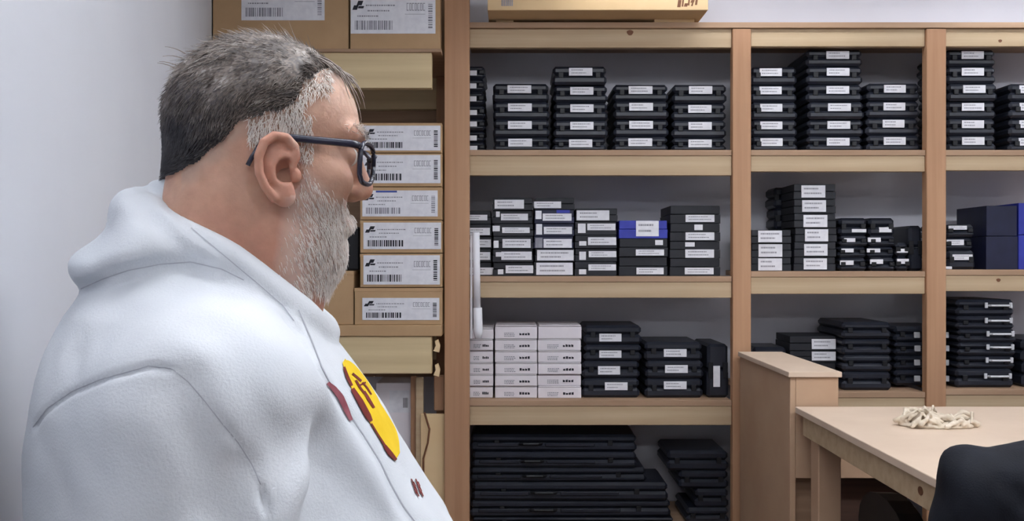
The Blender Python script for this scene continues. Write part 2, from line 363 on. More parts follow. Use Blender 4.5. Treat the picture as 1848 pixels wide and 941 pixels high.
stack('lidded_box', 'white-fronted black box, # of tall second stack, middle shelf, narrow bay', 'box', G2, 1434, 1510, [332, 360, 386, 412, 438, 465, 491], S, 3.60, 0.17, 'box',
      [(1448, 1491, 335, 357), (1449, 1492, 362, 383), (1451, 1494, 389, 411), (1452, 1494, 415, 437), (1452, 1494, 442, 463), (1452, 1494, 468, 488)])
stack('storage_tower', 'plain black box, # behind the white-fronted tower, middle shelf, narrow bay', 'box', G2, 1398, 1433, [338, 376, 415, 453, 491], S, 3.78, 0.14, 'case')
stack('small_case', 'small black case, # of third stack, middle shelf, narrow bay', 'case', G2, 1515, 1567, [393, 426, 445, 466, 491], S, 3.61, 0.2, 'case', [(1538, 1564, 414, 420), (1523, 1543, 431, 438), (1521, 1543, 450, 457), (1518, 1542, 472, 480)])
stack('small_case', 'small black case, # of fourth stack, middle shelf, narrow bay', 'case', G2, 1569, 1617, [393, 426, 445, 466, 491], S, 3.61, 0.2, 'case', [(1588, 1610, 411, 420), (1567, 1590, 430, 438), (1567, 1591, 450, 457), (1570, 1593, 470, 478)])
stack('small_case', 'small black case, # of low fifth stack, middle shelf, narrow bay', 'case', G2, 1619, 1642, [438, 464, 491], S, 3.60, 0.2, 'case', [(1620, 1640, 450, 457), (1620, 1641, 469, 478)])
stack('upright_case', 'tall black case standing # beside right post, middle shelf, narrow bay', 'case', G2, 1642, 1667, [407, 491], S, 3.62, 0.25, 'case')
S = SH[('rightmost', 2)]
stack('latched_case', 'lumpy black case, # of stack by post, middle shelf, rightmost bay', 'case', G2, 1708, 1760, [405, 428, 452, 487], S, 3.60, 0.25, 'case', [(1712, 1745, 408, 415), (1712, 1743, 433, 443), (1718, 1754, 460, 470)], jit=0.006)
stack('navy_box', 'tall dark navy box standing # in middle shelf, rightmost bay', 'box', G2, 1781, 1838, [371, 487], S, 3.60, 0.25, 'box', mats=['navy'])
stack('navy_box', 'bright blue edged tall box, # at right picture edge, middle shelf', 'box', G2, 1840, 1900, [366, 487], S, 3.62, 0.25, 'box', mats=['blue'])
o = MB().box(0, 0.028, 0, 0.05, 0, 0.012, 0.002).build('paper_scrap', 'paper', None, (WX(1706, 3.58), 3.58, S + 0.0005)); tag(o, 'small folded white paper scrap on middle shelf of rightmost bay', 'paper')

G3 = 'white boxes on the lower shelf'
S = SH[('wide', 3)]
def white_stack(nth, x0, x1, ys, skip):
    ts = stack('white_box', f'white printed box, # of {nth} white stack, lower shelf, wide bay', 'box', G3, x0, x1, ys, S, 3.60, 0.22, 'carton', mats=['whitebox'] * 6, jit=0.002)
    for i, t in enumerate(ts):
        if i in skip: continue
        w = WX(x1, 3.6) - WX(x0, 3.6); h = 0.05
        m_ = MB(); y = -0.0012
        zc = h * 0.42
        for r in range(3):
            x = -w * 0.28
            while x < -w * 0.05:
                ww = random.uniform(0.003, 0.008); m_.quad((x, y, zc - r * 0.006), (x + ww, y, zc - r * 0.006), (x + ww, y, zc + 0.003 - r * 0.006), (x, y, zc + 0.003 - r * 0.006)); x += ww + 0.002
        m_.build('print', 'inkgrey', t)
        m_ = MB(); 
        for q in range(4):
            x = w * 0.08 + q * w * 0.065
            m_.quad((x, y, h * 0.28), (x + w * 0.05, y, h * 0.28), (x + w * 0.05, y, h * random.uniform(.4, .5)), (x, y, h * random.uniform(.42, .5)))
        m_.build('logo', 'ink', t)
white_stack('leftmost', 845, 890, [592, 614, 636, 660, 683, 706, 730], {0})
white_stack('middle', 893, 969, [587, 614, 637, 660, 683, 706, 730], set())
white_stack('right', 971, 1049, [587, 614, 637, 660, 683, 706, 730], {0})
G4 = 'black cases on the lower shelf'
stack('hard_case', 'black hard case, # of stack of four beside white boxes, lower shelf', 'case', G4, 1053, 1158, [588, 624, 656, 689, 726], S, 3.60, 0.28, 'case', [(1081, 1121, 605, 619), (1081, 1121, 637, 650), (1082, 1122, 667, 682), (1095, 1136, 698, 712)], jit=0.008)
stack('hard_case', 'black hard case, # of stack of three, lower shelf, wide bay', 'case', G4, 1165, 1270, [618, 654, 688, 726], S, 3.60, 0.28, 'case', [(1200, 1241, 633, 647), (1200, 1241, 664, 678), (1199, 1240, 696, 710)], jit=0.004)
t = stack('hard_case', 'black case standing upright # with vertical label, lower shelf, wide bay', 'case', G4, 1277, 1316, [622, 726], S, 3.60, 0.28, 'case', [(1288, 1300, 668, 706)])
S = SH[('narrow', 3)]
stack('flat_case', 'flat black case lying # behind wooden pedestal, lower shelf, narrow bay', 'case', G4, 1358, 1420, [627, 660, 706], S, 3.68, 0.2, 'case')
stack('labelled_box', 'black box, # of stack just behind the pedestal, lower shelf, narrow bay', 'box', G4, 1426, 1510, [607, 635, 658, 706], S, 3.66, 0.2, 'box', [(1466, 1509, 614, 632), (1466, 1509, 638, 654), None])
stack('dark_case', 'unlabelled black case, # of tall dark stack, lower shelf, narrow bay', 'case', G4, 1522, 1612, [582, 612, 642, 672, 706], S, 3.58, 0.3, 'case')
def latch_handles(ts, w0, w1, Y, yoff=0.0):
    for t in ts:
        a, b_ = w0, w1
        hh = [c for c in t.children if c.name.startswith('lid')][0]
        z = hh.data.vertices[0].co.z - 0.004
        for s in (a, b_): MB().box(s - 0.006, s + 0.006, -0.007, -0.0005, z - 0.010, z + 0.012, 0.0015).build('metal_latch', 'metal', t)
        if b_ - a > 0.05: MB().tube([(a + 0.010, -0.004, z), (a + 0.014, -0.014, z), (b_ - 0.014, -0.014, z), (b_ - 0.010, -0.004, z)], 0.0045, 8).build('handle', 'metal', t)
ts = stack('latched_case', 'black steel-latched case, # of stack behind post, lower shelf, narrow bay', 'case', G4, 1616, 1711, [590, 620, 645, 672, 702], SH[('rightmost', 3)], 3.64, 0.25, 'case', jit=0.001)
for t in ts:
    lz = 0.03
    for xx in (WX(1656, 3.64), WX(1708, 3.64)):
        x = xx - t.location.x
        MB().box(x - 0.012, x + 0.012, -0.008, -0.0005, lz - 0.012, lz + 0.012, 0.0015).build('metal_latch', 'metal', t)
S = SH[('rightmost', 3)]
ts = stack('handled_case', 'black steel-handled case, # of tall stack, lower shelf, rightmost bay', 'case', G4, 1728, 1834, [541, 571, 595, 619, 643, 667, 701], S, 3.585, 0.3, 'case', jit=0.005)
latch_handles(ts, 0.0, 0.10, 3.585)
stack('dark_case', 'black case, # of pair at right picture edge, lower shelf, rightmost bay', 'case', G4, 1846, 1930, [614, 655, 701], S, 3.60, 0.3, 'case')

for a, b_, nm in bays[1:]: spart('lower_panel', WX(a, FY) + 0.002, WX(b_, FY) - 0.002, FY + 0.03, FY + 0.042, WZ(864, FY + 0.03), WZ(rails[nm][3][1], FY) + 0.01, 'mdf')
for a, b_, nm in bays[1:]: spart('shade_panel', WX(a, FY) + 0.002, WX(b_, FY) - 0.002, FY + 0.16, FY + 0.172, 0.0, WZ(850, FY + 0.03), 'shadeboard')  # added dark sheet standing in for the shaded recess
# bottom shelf: long black rifle cases and soft bags
S = SH[('wide', 4)]; G5 = 'long black cases on the bottom shelf'
Y0 = 3.60
for i, (x1, y0, y1) in enumerate([(1150, 786, 818), (1150, 818, 846), (1168, 846, 872), (1206, 872, 905), (1212, 905, 936), (1216, 936, 958)]):
    stack('rifle_case', f'long black ribbed case, {ORD[i]} of long pile, bottom shelf, wide bay', 'case', G5, 848 + (i % 2) * 4, x1, [y0, y1], WZ(y1, Y0) if i < 5 else S, Y0 + 0.01 * (i == 0), 0.26, 'case', jit=0.001)
for o in [o for o in C.objects if o.name.startswith('rifle_case')]:
    w = [c for c in o.children if c.name.startswith('base')][0].dimensions.x if False else None
    lid = [c for c in o.children if c.name.startswith('lid')][0]; vx = max(v.co.x for v in lid.data.vertices); hz = max(v.co.z for v in lid.data.vertices)
    for (a, b_) in ((-0.92, -0.42), (-0.1, 0.5)):
        MB().box(a * vx, b_ * vx, -0.006, 0.006, hz * 0.30, hz * 0.52, 0.003).build('rib', 'black', o)
    MB().tube([(-0.40 * vx, -0.003, hz * .5), (-0.36 * vx, -0.016, hz * .5), (-0.18 * vx, -0.016, hz * .5), (-0.14 * vx, -0.003, hz * .5)], 0.006, 8).build('handle', 'blackdeep', o)
for i, (x0, y0, y1, rz) in enumerate([(1205, 815, 851, 0.0), (1226, 851, 884, 0.0), (1255, 884, 918, 0.0), (1238, 918, 958, 0.0)]):
    stack('rifle_case', f'black case with exposed end, {ORD[i]} of short pile, bottom shelf, wide bay', 'case', G5, x0, 1316, [y0, y1], WZ(y1, 3.62) if i < 3 else S, 3.62, 0.26, 'case', jit=0.001)

# ------------------------------------------------------------------ left carton bay
BY = 3.44
bay = empty('carton_rack', (WX(590, BY), BY, 0)); tag(bay, 'pale pine rack holding brown cartons behind the man', 'shelving')
boff = Vector(bay.location)
xl = wl(BY) + 0.02; xr = WX(797, BY)
def bpart(*a): return spart(*a, parent=bay, o_=boff)
for (y0, y1) in ((95, 159), (607, 675)):
    bpart('front_rail', xl, WX(779, BY), BY, BY + 0.04, WZ(y1, BY), WZ(y0, BY), 'pine_pale')
    bpart('rear_rail', xl, WX(779, BY), BACK - 0.05, BACK - 0.01, WZ(y1, BY), WZ(y0, BY), 'pine_pale')
bpart('shelf_board', xl, xr, BY - 0.01, BACK - 0.01, WZ(95, BY), WZ(89, BY), 'board')
bpart('shelf_board', xl, xr, BY - 0.01, BACK - 0.01, WZ(607, BY), WZ(587, BY), 'card')
bpart('side_post', WX(770, BY), xr, BACK - 0.09, BACK - 0.052, 0, WZ(95, BY) - 0.001, 'post')
bpart('back_panel', xl, xr, BACK - 0.009, BACK - 0.001, 0.9, WZ(95, BY), 'board')
for (y0, y1) in ((608, 640), (645, 690)):        # folded bracket at the rail's end
    p = W(788, (y0 + y1) / 2, BY)
    MB().prism([(-.012, -.02), (.010, -.026), (.014, .0), (.006, .024), (-.006, .018), (-.002, .0)], -0.012, 0.008).build('bracket', 'cardpale', bay, p - boff)
def carton(desc, x0, x1, y0, y1, Y, d, label, shelf=None, blue=False, mat='card'):
    z0 = WZ(y1, Y) if shelf is None else shelf; z1 = WZ(y0, Y); xa, xb = WX(x0, Y), WX(x1, Y)
    t = empty('carton', ((xa + xb) / 2, Y, z0 + 0.0005)); tag(t, desc, 'carton', 'cartons in the left rack')
    w, h = (xb - xa) / 2, z1 - z0 - 0.001
    MB().box(-w, w, 0, d, 0, h * 0.985, 0.0015).build('body', mat, t)
    MB().box(-w - 0.001, w + 0.001, -0.0015, d, h * 0.985 - min(0.012, h * .12), h, 0.001).build('top_flap', mat, t)
    if label:
        a, b_, c_, e_ = label
        la, lb_, lz1, lz0 = WX(a, Y) - t.location.x, WX(b_, Y) - t.location.x, WZ(c_, Y) - t.location.z, WZ(e_, Y) - t.location.z
        lab = MB().box(la, lb_, -0.0026, -0.0018, lz0, lz1).build('label', 'paper', t)
        y = -0.0029; lw, lh = lb_ - la, lz1 - lz0
        P = lambda u, v: (la + u * lw, y, lz0 + v * lh)
        def rect(mb, u0, u1, v0, v1, sk=0.0): mb.quad(P(u0, v0), P(u1, v0), P(u1 + sk, v1), P(u0 + sk, v1))
        m_ = MB(); u = 0.05
        while u < 0.50:
            ww = random.choice((0.006, 0.010, 0.016, 0.022)); rect(m_, u, u + ww, 0.10, 0.34); u += ww + random.choice((0.006, 0.010, 0.014))
        v = 0.14
        while v < 0.80:
            ww = random.choice((0.02, 0.035, 0.05)); rect(m_, 0.915, 0.965, v, v + ww); v += ww + 0.025
        m_.build('barcode', 'inkgrey' if random.random() < 0.3 else 'ink', lab)
        m_ = MB(); rect(m_, 0.02, 0.075, 0.62, 0.74, 0.02); rect(m_, 0.07, 0.13, 0.74, 0.86, 0.02); rect(m_, 0.085, 0.15, 0.66, 0.72, 0.01); m_.build('logo', 'ink', lab)
        m_ = MB()
        for r, (u0, u1) in enumerate(((0.18, 0.52), (0.2, 0.44), (0.08, 0.3))):
            u = u0
            while u < u1: ww = random.uniform(0.01, 0.03); rect(m_, u, u + ww, 0.72 - r * 0.14, 0.755 - r * 0.14); u += ww + 0.008
        u = 0.66
        for ch in range(7):                       # the article code at the right
            rect(m_, u, u + 0.024, 0.60, 0.62); rect(m_, u, u + 0.006, 0.60, 0.80)
            if ch % 2: rect(m_, u + 0.018, u + 0.024, 0.60, 0.80)
            rect(m_, u, u + 0.024, 0.78, 0.80); u += 0.032
        rect(m_, 0.64, 0.88, 0.50, 0.51)
        m_.build('print', 'inkgrey', lab)
        if blue: m_ = MB(); rect(m_, 0.18, 0.46, 0.92, 0.99); m_.build('blue_stripe', 'inkblue', lab)
    return t
sz = WZ(89, BY)
carton('large brown carton with white label at the top left, above the man', 384, 629, -75, 91, BY + 0.005, 0.4, (436, 586, -30, 37), sz)
carton('brown carton with white label at the top, next to tall left post', 632, 794, -40, 91, BY - 0.002, 0.4, (633, 786, -8, 61), sz)
rows = [(222, 276, (655, 795, 227, 272)), (277, 337, (655, 795, 280, 331)), (338, 397, (654, 790, 344, 391)), (398, 457, (656, 796, 402, 450)), (458, 519, (656, 794, 461, 514)), (520, 587, (654, 793, 538, 578))]
for i, (y0, y1, lb) in enumerate(rows):
    carton(f'brown labelled carton, {ordname(i, 6)} of six stacked beside the left post', 650 - (i == 5) * 10, 797, y0, y1, BY + 0.004, 0.36, lb, WZ(587, BY) if i == 5 else WZ(y1, BY + 0.004), blue=(i == 2))
carton('plain brown carton half hidden behind the beard, left of stacked cartons', 540, 638, 489, 587, BY + 0.012, 0.36, None, WZ(587, BY))
o = MB().box(-0.07, 0.03, 0, 0.2, 0, 0.17, 0.006).build('dark_bag', 'blackdeep', None, (WX(635, BY + 0.05), BY + 0.05, WZ(488, BY))); tag(o, 'dark object on plain carton, showing between beard and cartons', 'bag')
# things under the lower rail
def lean(name, px, y0, w, d, rx, mat, label, cat, zt):
    o = MB().box(-w / 2, w / 2, 0, d, 0, zt, 0.002).build(name, mat, None, (WX(px, y0), y0, 0.0)); o.rotation_euler = (0, rx, 0); tag(o, label, cat); return o
zbase = 0.45
o_sh = bpart('lower_board', xl, xr, BY + 0.06, BACK - 0.01, zbase - 0.02, zbase, 'board')
t = empty('carton', (WX(712, 3.6), 3.6, zbase + 0.0005)); tag(t, 'white box standing below the pale rail, beside wooden slats', 'carton')
wh = WZ(692, 3.6) - zbase
MB().box(-0.075, 0.075, 0, 0.2, 0, wh, 0.002).build('body', 'whitebox', t)
lb = MB().box(-0.02, 0.06, -0.0012, -0.0004, wh - 0.12, wh - 0.03).build('label', 'paper', t)
m_ = MB()
for q in range(5): m_.quad((0.035 + q * 0.004, -0.0016, wh - 0.1), (0.037 + q * 0.004, -0.0016, wh - 0.1), (0.037 + q * 0.004, -0.0016, wh - 0.06), (0.035 + q * 0.004, -0.0016, wh - 0.06))
m_.build('barcode', 'ink', lb)
for (px, w, mt, yy, lb_, top) in ((746, 0.022, 'post', 3.56, 'thin reddish wooden slat upright under the pale rail', 680), (757, 0.030, 'pine_x', 3.53, 'pale wooden slat upright beside white box under the rail', 682)):
    z1 = WZ(top, yy); o = MB().box(-w / 2, w / 2, 0, 0.02, 0, z1 - zbase, 0.002).build('timber_offcut', mt, None, (WX(px, yy), yy, zbase)); tag(o, lb_, 'offcut')
o = MB().box(-0.055, 0.055, 0, 0.018, 0, WZ(748, 3.52) - zbase, 0.002).build('beige_panel', 'cardpale', None, (WX(784, 3.52), 3.52, zbase)); tag(o, 'beige flat panel standing upright beside the left post', 'panel')
o = MB().tube([W(766, 745, 3.50), W(775, 775, 3.50), W(772, 800, 3.50), W(764, 828, 3.50), (WX(764, 3.50), 3.50, zbase + 0.003)], 0.0045, 6).build('cord', 'knot'); tag(o, 'brown cord hanging in front of beige panel', 'cord')
o = MB().box(-0.02, 0.02, 0, 0.04, 0, 0.14, 0.003).build('wooden_block', 'post', None, (WX(790, 3.5), 3.56, WZ(742, 3.56))); tag(o, 'reddish wooden block above beige panel by the left post', 'block')

# white plastic rod hanging in front of the wide bay
YR = FY - 0.045
t = empty('plastic_rod', (WX(859, YR), YR, WZ(612, YR))); tag(t, 'white plastic rod with connector upright beside the left post', 'rod')
p0 = Vector(t.location)
MB().tube([W(861, 556, YR) - p0, W(859, 420, YR) - p0], 0.0145, 14).build('rod', 'whiteplastic', t, None, True)
MB().tube([W(863, 612, YR) - p0, W(863, 600, YR) - p0, W(862, 556, YR) - p0], [0.012, 0.018, 0.018], 14).build('connector', 'whiteplastic', t, None, True)
MB().box(WX(848.5, YR) - p0.x, WX(852.5, YR) - p0.x, 0.002, 0.012, 0, WZ(425, YR) - p0.z, 0.001).build('strip', 'whiteplastic', t)
# pale long box on top of the shelving
YB = 3.41
t = empty('long_carton', (WX(1080, YB), YB, topZ + 0.0005)); tag(t, 'long pale cardboard box lying on top of the shelving', 'carton')
lo = Vector(t.location); xa, xb = WX(880, YB) - lo.x, WX(1278, YB) - lo.x
MB().box(xa, xb, 0.0, 0.33, 0.012, 0.20, 0.002).build('body', 'cardtop', t)
MB().box(xa + 0.03, xa + 0.10, 0.142, 0.30, 0, 0.0118, 0.001).build('spacer', 'cardpale', t)
MB().box(WX(1180, FY) - lo.x, WX(1252, FY) - lo.x, 0.126, 0.30, 0, 0.0118, 0.001).build('spacer', 'cardpale', t)
m_ = MB()
for (a, b_, c_, e_) in ((1222, 1228, 0, 13), (1230, 1233, -4, 12), (1234, 1240, 6, 12), (1241, 1244, -6, 10), (1246, 1252, 0, 5), (1247, 1250, 4, 11), (1254, 1258, -4, 9)):
    z1, z0 = WZ(c_, YB) - lo.z, WZ(e_, YB) - lo.z; u0, u1 = WX(a, YB) - lo.x, WX(b_, YB) - lo.x
    m_.quad((u0, -0.0006, z0), (u1, -0.0006, z0), (u1 + 0.004, -0.0006, z1), (u0 + 0.004, -0.0006, z1))
m_.build('lettering', 'knot', t)
m_ = MB(); z1, z0 = WZ(-12, YB) - lo.z, WZ(11, YB) - lo.z
for q in range(6):
    u0 = WX(905 + q * 3.6, YB) - lo.x; m_.quad((u0, -0.0006, z0), (u0 + 0.005, -0.0006, z0), (u0 + 0.005, -0.0006, z1), (u0, -0.0006, z1))
m_.build('stamp', 'inkgrey', t)

# ------------------------------------------------------------------ pedestal and worktable
PX0, PX1, PY0, PY1 = 0.900, 1.057, 2.87, 3.50; PZ = 1.06
t = empty('pedestal_cabinet', ((PX0 + PX1) / 2, PY0, 0)); tag(t, 'narrow tall brown board pedestal standing between worktable and shelving', 'cabinet')
q0 = Vector(t.location)
def pbox(name, x0, x1, y0, y1, z0, z1, mat, par=t, o_=q0, ch=0.0015): return MB().box(x0 - o_.x, x1 - o_.x, y0 - o_.y, y1 - o_.y, z0 - o_.z, z1 - o_.z, ch).build(name, mat, par)
pbox('side_panel', PX0, PX0 + 0.018, PY0, PY1, 0, PZ - 0.018, 'mdf')
pbox('side_panel', PX1 - 0.018, PX1, PY0 + 0.019, PY1, 0, PZ - 0.018, 'mdf')
pbox('front_panel', PX0 + 0.0185, PX1, PY0, PY0 + 0.018, WZ(864, PY0), PZ - 0.0185, 'mdf')
pbox('toe_panel', PX0 + 0.0185, PX1 - 0.0185, PY0 + 0.06, PY0 + 0.078, 0, WZ(864, PY0), 'board')
pbox('top_panel', PX0 - 0.008, PX1 + 0.008, PY0 - 0.01, PY1, PZ - 0.0175, PZ, 'mdf_top')
TX0, TX1, TY0, TY1, TZ = 0.91, 2.6, 1.80, 2.85, 0.95
t = empty('worktable', ((TX0 + TX1) / 2, (TY0 + TY1) / 2, 0)); tag(t, 'beige board worktable with pine legs in front of the shelving', 'table'); q1 = Vector(t.location)
pbox('tabletop', TX0, TX1, TY0, TY1, TZ - 0.02, TZ, 'mdf_top', t, q1)
for x in (TX0 + 0.03, TX1 - 0.10):
    for y in (TY0 + 0.04, TY1 - 0.13): pbox('leg', x, x + 0.07, y, y + 0.07, 0, TZ - 0.0205, 'mdf', t, q1, 0.003)
pbox('apron', TX0 + 0.012, TX0 + 0.0295, TY0 + 0.02, TY1 - 0.04, TZ - 0.085, TZ - 0.0205, 'pine_x', t, q1)
pbox('apron', TX0 + 0.10, TX1 - 0.10, TY0 + 0.045, TY0 + 0.065, TZ - 0.085, TZ - 0.0205, 'pine_x', t, q1)
kn = Vector((TX0 + 0.0112, 2.0, TZ - 0.05)) - q1
MB().prism([(0.012 * math.cos(a), 0.010 * math.sin(a)) for a in np.linspace(0, 2 * math.pi, 11)[:-1]], -0.0006, 0.001, 'x').build('knot', 'knot', t, kn)

# ------------------------------------------------------------------ chairs
def chair(loc, rz, desc, seat_h, back_h, w=0.44):
    t = empty('padded_chair', loc, rz); tag(t, desc, 'chair')
    MB().box(-w / 2, w / 2, -0.22, 0.22, seat_h - 0.07, seat_h, 0.025).build('seat', 'blackdeep', t)
    n = 9; pts = []
    for i in range(n + 1):
        a = math.pi * i / n; pts.append((-(w / 2 - 0.06) * math.cos(a) - 0.06 * math.cos(a), back_h - 0.12 + 0.12 * math.sin(a)))
    pts += [(w / 2, seat_h + 0.10), (-w / 2, seat_h + 0.10)]
    MB().prism(pts, -0.26, -0.20).build('backrest', 'blackdeep', t)
    for sx in (-1, 1): MB().tube([(sx * 0.12, -0.21, seat_h - 0.06), (sx * 0.12, -0.265, seat_h + 0.06), (sx * 0.12, -0.262, seat_h + 0.2)], 0.012, 8).build('back_strut', 'blackdeep', t)
    for sx in (-1, 1):
        for sy in (-1, 1): MB().tube([(sx * (w / 2 - 0.04), sy * 0.17, seat_h - 0.07), (sx * (w / 2 - 0.01), sy * 0.20, 0)], 0.014, 8).build('leg', 'blackdeep', t)
    return t
chair((1.28, 2.42, 0), math.radians(-100 + 5), 'black padded chair pushed underneath the worktable', 0.46, 0.77)
chair((1.23, 1.86, 0), 0.0, 'chair under the dark jacket at the near table edge', 0.50, 1.03, 0.40)

# ------------------------------------------------------------------ signed-distance modelling (man, jacket, cloth)
def smin(a, b, k):
    h = np.clip(0.5 + 0.5 * (b - a) / k, 0, 1); return b + (a - b) * h - k * h * (1 - h)
def smax(a, b, k): return -smin(-a, -b, k)
def ell(p, c, r):
    q = p - np.array(c, np.float32); k0 = np.sqrt(((q / np.array(r, np.float32)) ** 2).sum(-1)); k1 = np.sqrt(((q / np.array(r, np.float32) ** 2) ** 2).sum(-1)) + 1e-9
    return k0 * (k0 - 1) / k1
def rot_ell(p, c, r, ang, axis='y'):
    q = p - np.array(c, np.float32); ca, sa = math.cos(ang), math.sin(ang); q2 = q.copy()
    i, j = {'y': (0, 2), 'z': (0, 1), 'x': (1, 2)}[axis]
    q2[:, i] = ca * q[:, i] + sa * q[:, j]; q2[:, j] = -sa * q[:, i] + ca * q[:, j]
    return ell(q2, (0, 0, 0), r)
def cap(p, a, b, ra, rb):
    a = np.array(a, np.float32); b = np.array(b, np.float32); ab = b - a
    t = np.clip(((p - a) @ ab) / (ab @ ab), 0, 1); return np.linalg.norm(p - a - t[:, None] * ab, axis=1) - (ra + (rb - ra) * t)
def culled(p, lo, hi, mar, fn):
    """evaluate fn only near the box lo..hi; farther off the distance to the box stands in for it"""
    lo = np.array(lo, np.float32); hi = np.array(hi, np.float32)
    bd_ = np.linalg.norm(np.maximum(0, np.maximum(lo - p, p - hi)), axis=1); m_ = bd_ < mar
    out = bd_.astype(np.float64)
    if m_.any(): out[m_] = fn(p[m_])
    return out
def chain(p, pts, rs, k=None):
    P_ = np.array(pts, float); r_ = max(rs)
    def go(q):
        d = None
        for i in range(len(pts) - 1):
            c_ = cap(q, pts[i], pts[i + 1], rs[i], rs[i + 1]); d = c_ if d is None else np.minimum(d, c_)
        return d
    return culled(p, P_.min(0) - r_, P_.max(0) + r_, 0.012, go)
def vnoise(p, s, seed=0):
    q = p * s; i = np.floor(q).astype(np.int64); f = q - i; f = f * f * (3 - 2 * f)
    def hsh(a, b, c):
        n = (a * 73856093) ^ (b * 19349663) ^ (c * 83492791) ^ (seed * 2654435761); n = (n ^ (n >> 13)) * 1274126177
        return ((n ^ (n >> 16)) & 0xffff) / 65535.0
    r = 0
    for dx in (0, 1):
        for dy in (0, 1):
            for dz in (0, 1):
                w = (f[:, 0] if dx else 1 - f[:, 0]) * (f[:, 1] if dy else 1 - f[:, 1]) * (f[:, 2] if dz else 1 - f[:, 2])
                r = r + w * hsh(i[:, 0] + dx, i[:, 1] + dy, i[:, 2] + dz)
    return r * 2 - 1
def polygonise(fn, lo, hi, h):
    """surface nets over a narrow band of blocks around the zero level"""
    B = 6; lo = np.array(lo, float); hi = np.array(hi, float)
    nb = np.ceil((hi - lo) / (h * B)).astype(int); n = nb * B
    gi = np.stack(np.meshgrid(*[np.arange(k) for k in nb], indexing='ij'), -1).reshape(-1, 3)
    cen = lo + (gi * B + (B - 1) / 2) * h; dc = fn(cen.astype(np.float32))
    V = np.ones(n, np.float32)
    V4 = V.reshape(nb[0], B, nb[1], B, nb[2], B)
    inside = (dc < 0).reshape(nb); V4[:] = np.where(inside[:, None, :, None, :, None], -1, 1)
    act = np.abs(dc) < h * B * 1.25
    g = gi[act]; loc = np.stack(np.meshgrid(*[np.arange(B)] * 3, indexing='ij'), -1).reshape(-1, 3)
    for s in range(0, len(g), 4000):
        gg = g[s:s + 4000]; idx = (gg[:, None, :] * B + loc[None]).reshape(-1, 3)
        V[idx[:, 0], idx[:, 1], idx[:, 2]] = fn((lo + idx * h).astype(np.float32))
    I = V < 0
    cnt = sum(I[a:n[0] - 1 + a, b:n[1] - 1 + b, c:n[2] - 1 + c].astype(np.int8) for a in (0, 1) for b in (0, 1) for c in (0, 1))
    ci = np.argwhere((cnt > 0) & (cnt < 8)); vid = -np.ones(n - 1, np.int64); vid[ci[:, 0], ci[:, 1], ci[:, 2]] = np.arange(len(ci))
    acc = np.zeros((len(ci), 3)); num = np.zeros(len(ci))
    corners = [(a, b, c) for a in (0, 1) for b in (0, 1) for c in (0, 1)]
    for i_, c0 in enumerate(corners):
        for c1 in corners[i_ + 1:]:
            if sum(abs(a - b) for a, b in zip(c0, c1)) != 1: continue
            v0 = V[ci[:, 0] + c0[0], ci[:, 1] + c0[1], ci[:, 2] + c0[2]]; v1 = V[ci[:, 0] + c1[0], ci[:, 1] + c1[1], ci[:, 2] + c1[2]]
            m_ = (v0 < 0) != (v1 < 0); t = np.where(m_, v0 / np.where(v0 == v1, 1, v0 - v1), 0)
            p = np.array(c0) + t[:, None] * (np.array(c1) - np.array(c0)); acc[m_] += p[m_]; num[m_] += 1
    verts = lo + (ci + acc / num[:, None]) * h
    faces = []
    for ax in range(3):
        o1, o2 = [a for a in range(3) if a != ax]
        sl0 = [slice(1, k - 1) for k in n]; sl1 = [slice(1, k - 1) for k in n]; sl0[ax] = slice(0, n[ax] - 1); sl1[ax] = slice(1, n[ax])
        A, Bq = I[tuple(sl0)], I[tuple(sl1)]
        e = np.argwhere(A != Bq); st = np.array([1, 1, 1]); st[ax] = 0; e = e + st
        fl = I[e[:, 0], e[:, 1], e[:, 2]]
        def at(d1, d2):
            q = e.copy(); q[:, o1] += d1; q[:, o2] += d2; return vid[q[:, 0], q[:, 1], q[:, 2]]
        qd = np.stack([at(-1, -1), at(0, -1), at(0, 0), at(-1, 0)], 1)
        flip = fl if ax != 1 else ~fl
        qd[~flip] = qd[~flip][:, ::-1]; faces.append(qd)
    return verts, np.concatenate(faces)
def np_mesh(name, v, f):
    me = bpy.data.meshes.new(name); me.vertices.add(len(v)); me.vertices.foreach_set('co', np.ascontiguousarray(v, np.float32).ravel())
    k = f.shape[1]; me.loops.add(f.size); me.loops.foreach_set('vertex_index', f.astype(np.int32).ravel())
    me.polygons.add(len(f)); me.polygons.foreach_set('loop_start', np.arange(0, f.size, k, dtype=np.int32))
    me.polygons.foreach_set('use_smooth', np.ones(len(f), bool)); me.update(calc_edges=True); me.validate(); return me
def vnormals(v, f):
    fn_ = np.cross(v[f[:, 2]] - v[f[:, 0]], v[f[:, 3]] - v[f[:, 1]]); N = np.zeros_like(v)
    for k in range(4): np.add.at(N, f[:, k], fn_)
    return N / (np.linalg.norm(N, axis=1, keepdims=True) + 1e-12)
def relax(v, f, it=1, lam=0.5):
    e = np.concatenate([f[:, [0, 1]], f[:, [1, 2]], f[:, [2, 3]], f[:, [3, 0]]]); 
    for _ in range(it):
        a = np.zeros_like(v); c = np.zeros(len(v)); np.add.at(a, e[:, 0], v[e[:, 1]]); np.add.at(c, e[:, 0], 1); np.add.at(a, e[:, 1], v[e[:, 0]]); np.add.at(c, e[:, 1], 1)
        v = v + lam * (a / c[:, None] - v)
    return v
def tint_attr(me, cols):
    a = me.color_attributes.new('tint', 'FLOAT_COLOR', 'POINT'); a.data.foreach_set('color', np.ascontiguousarray(np.c_[cols, np.ones(len(cols))], np.float32).ravel())
def seg_dist(p, pts):
    P_ = np.array(pts, float)
    def go(q):
        d = np.full(len(q), 9.0)
        for a, b in zip(pts, pts[1:]): d = np.minimum(d, cap(q, a, b, 0, 0))
        return d
    return culled(p, P_.min(0), P_.max(0), 0.06, go)

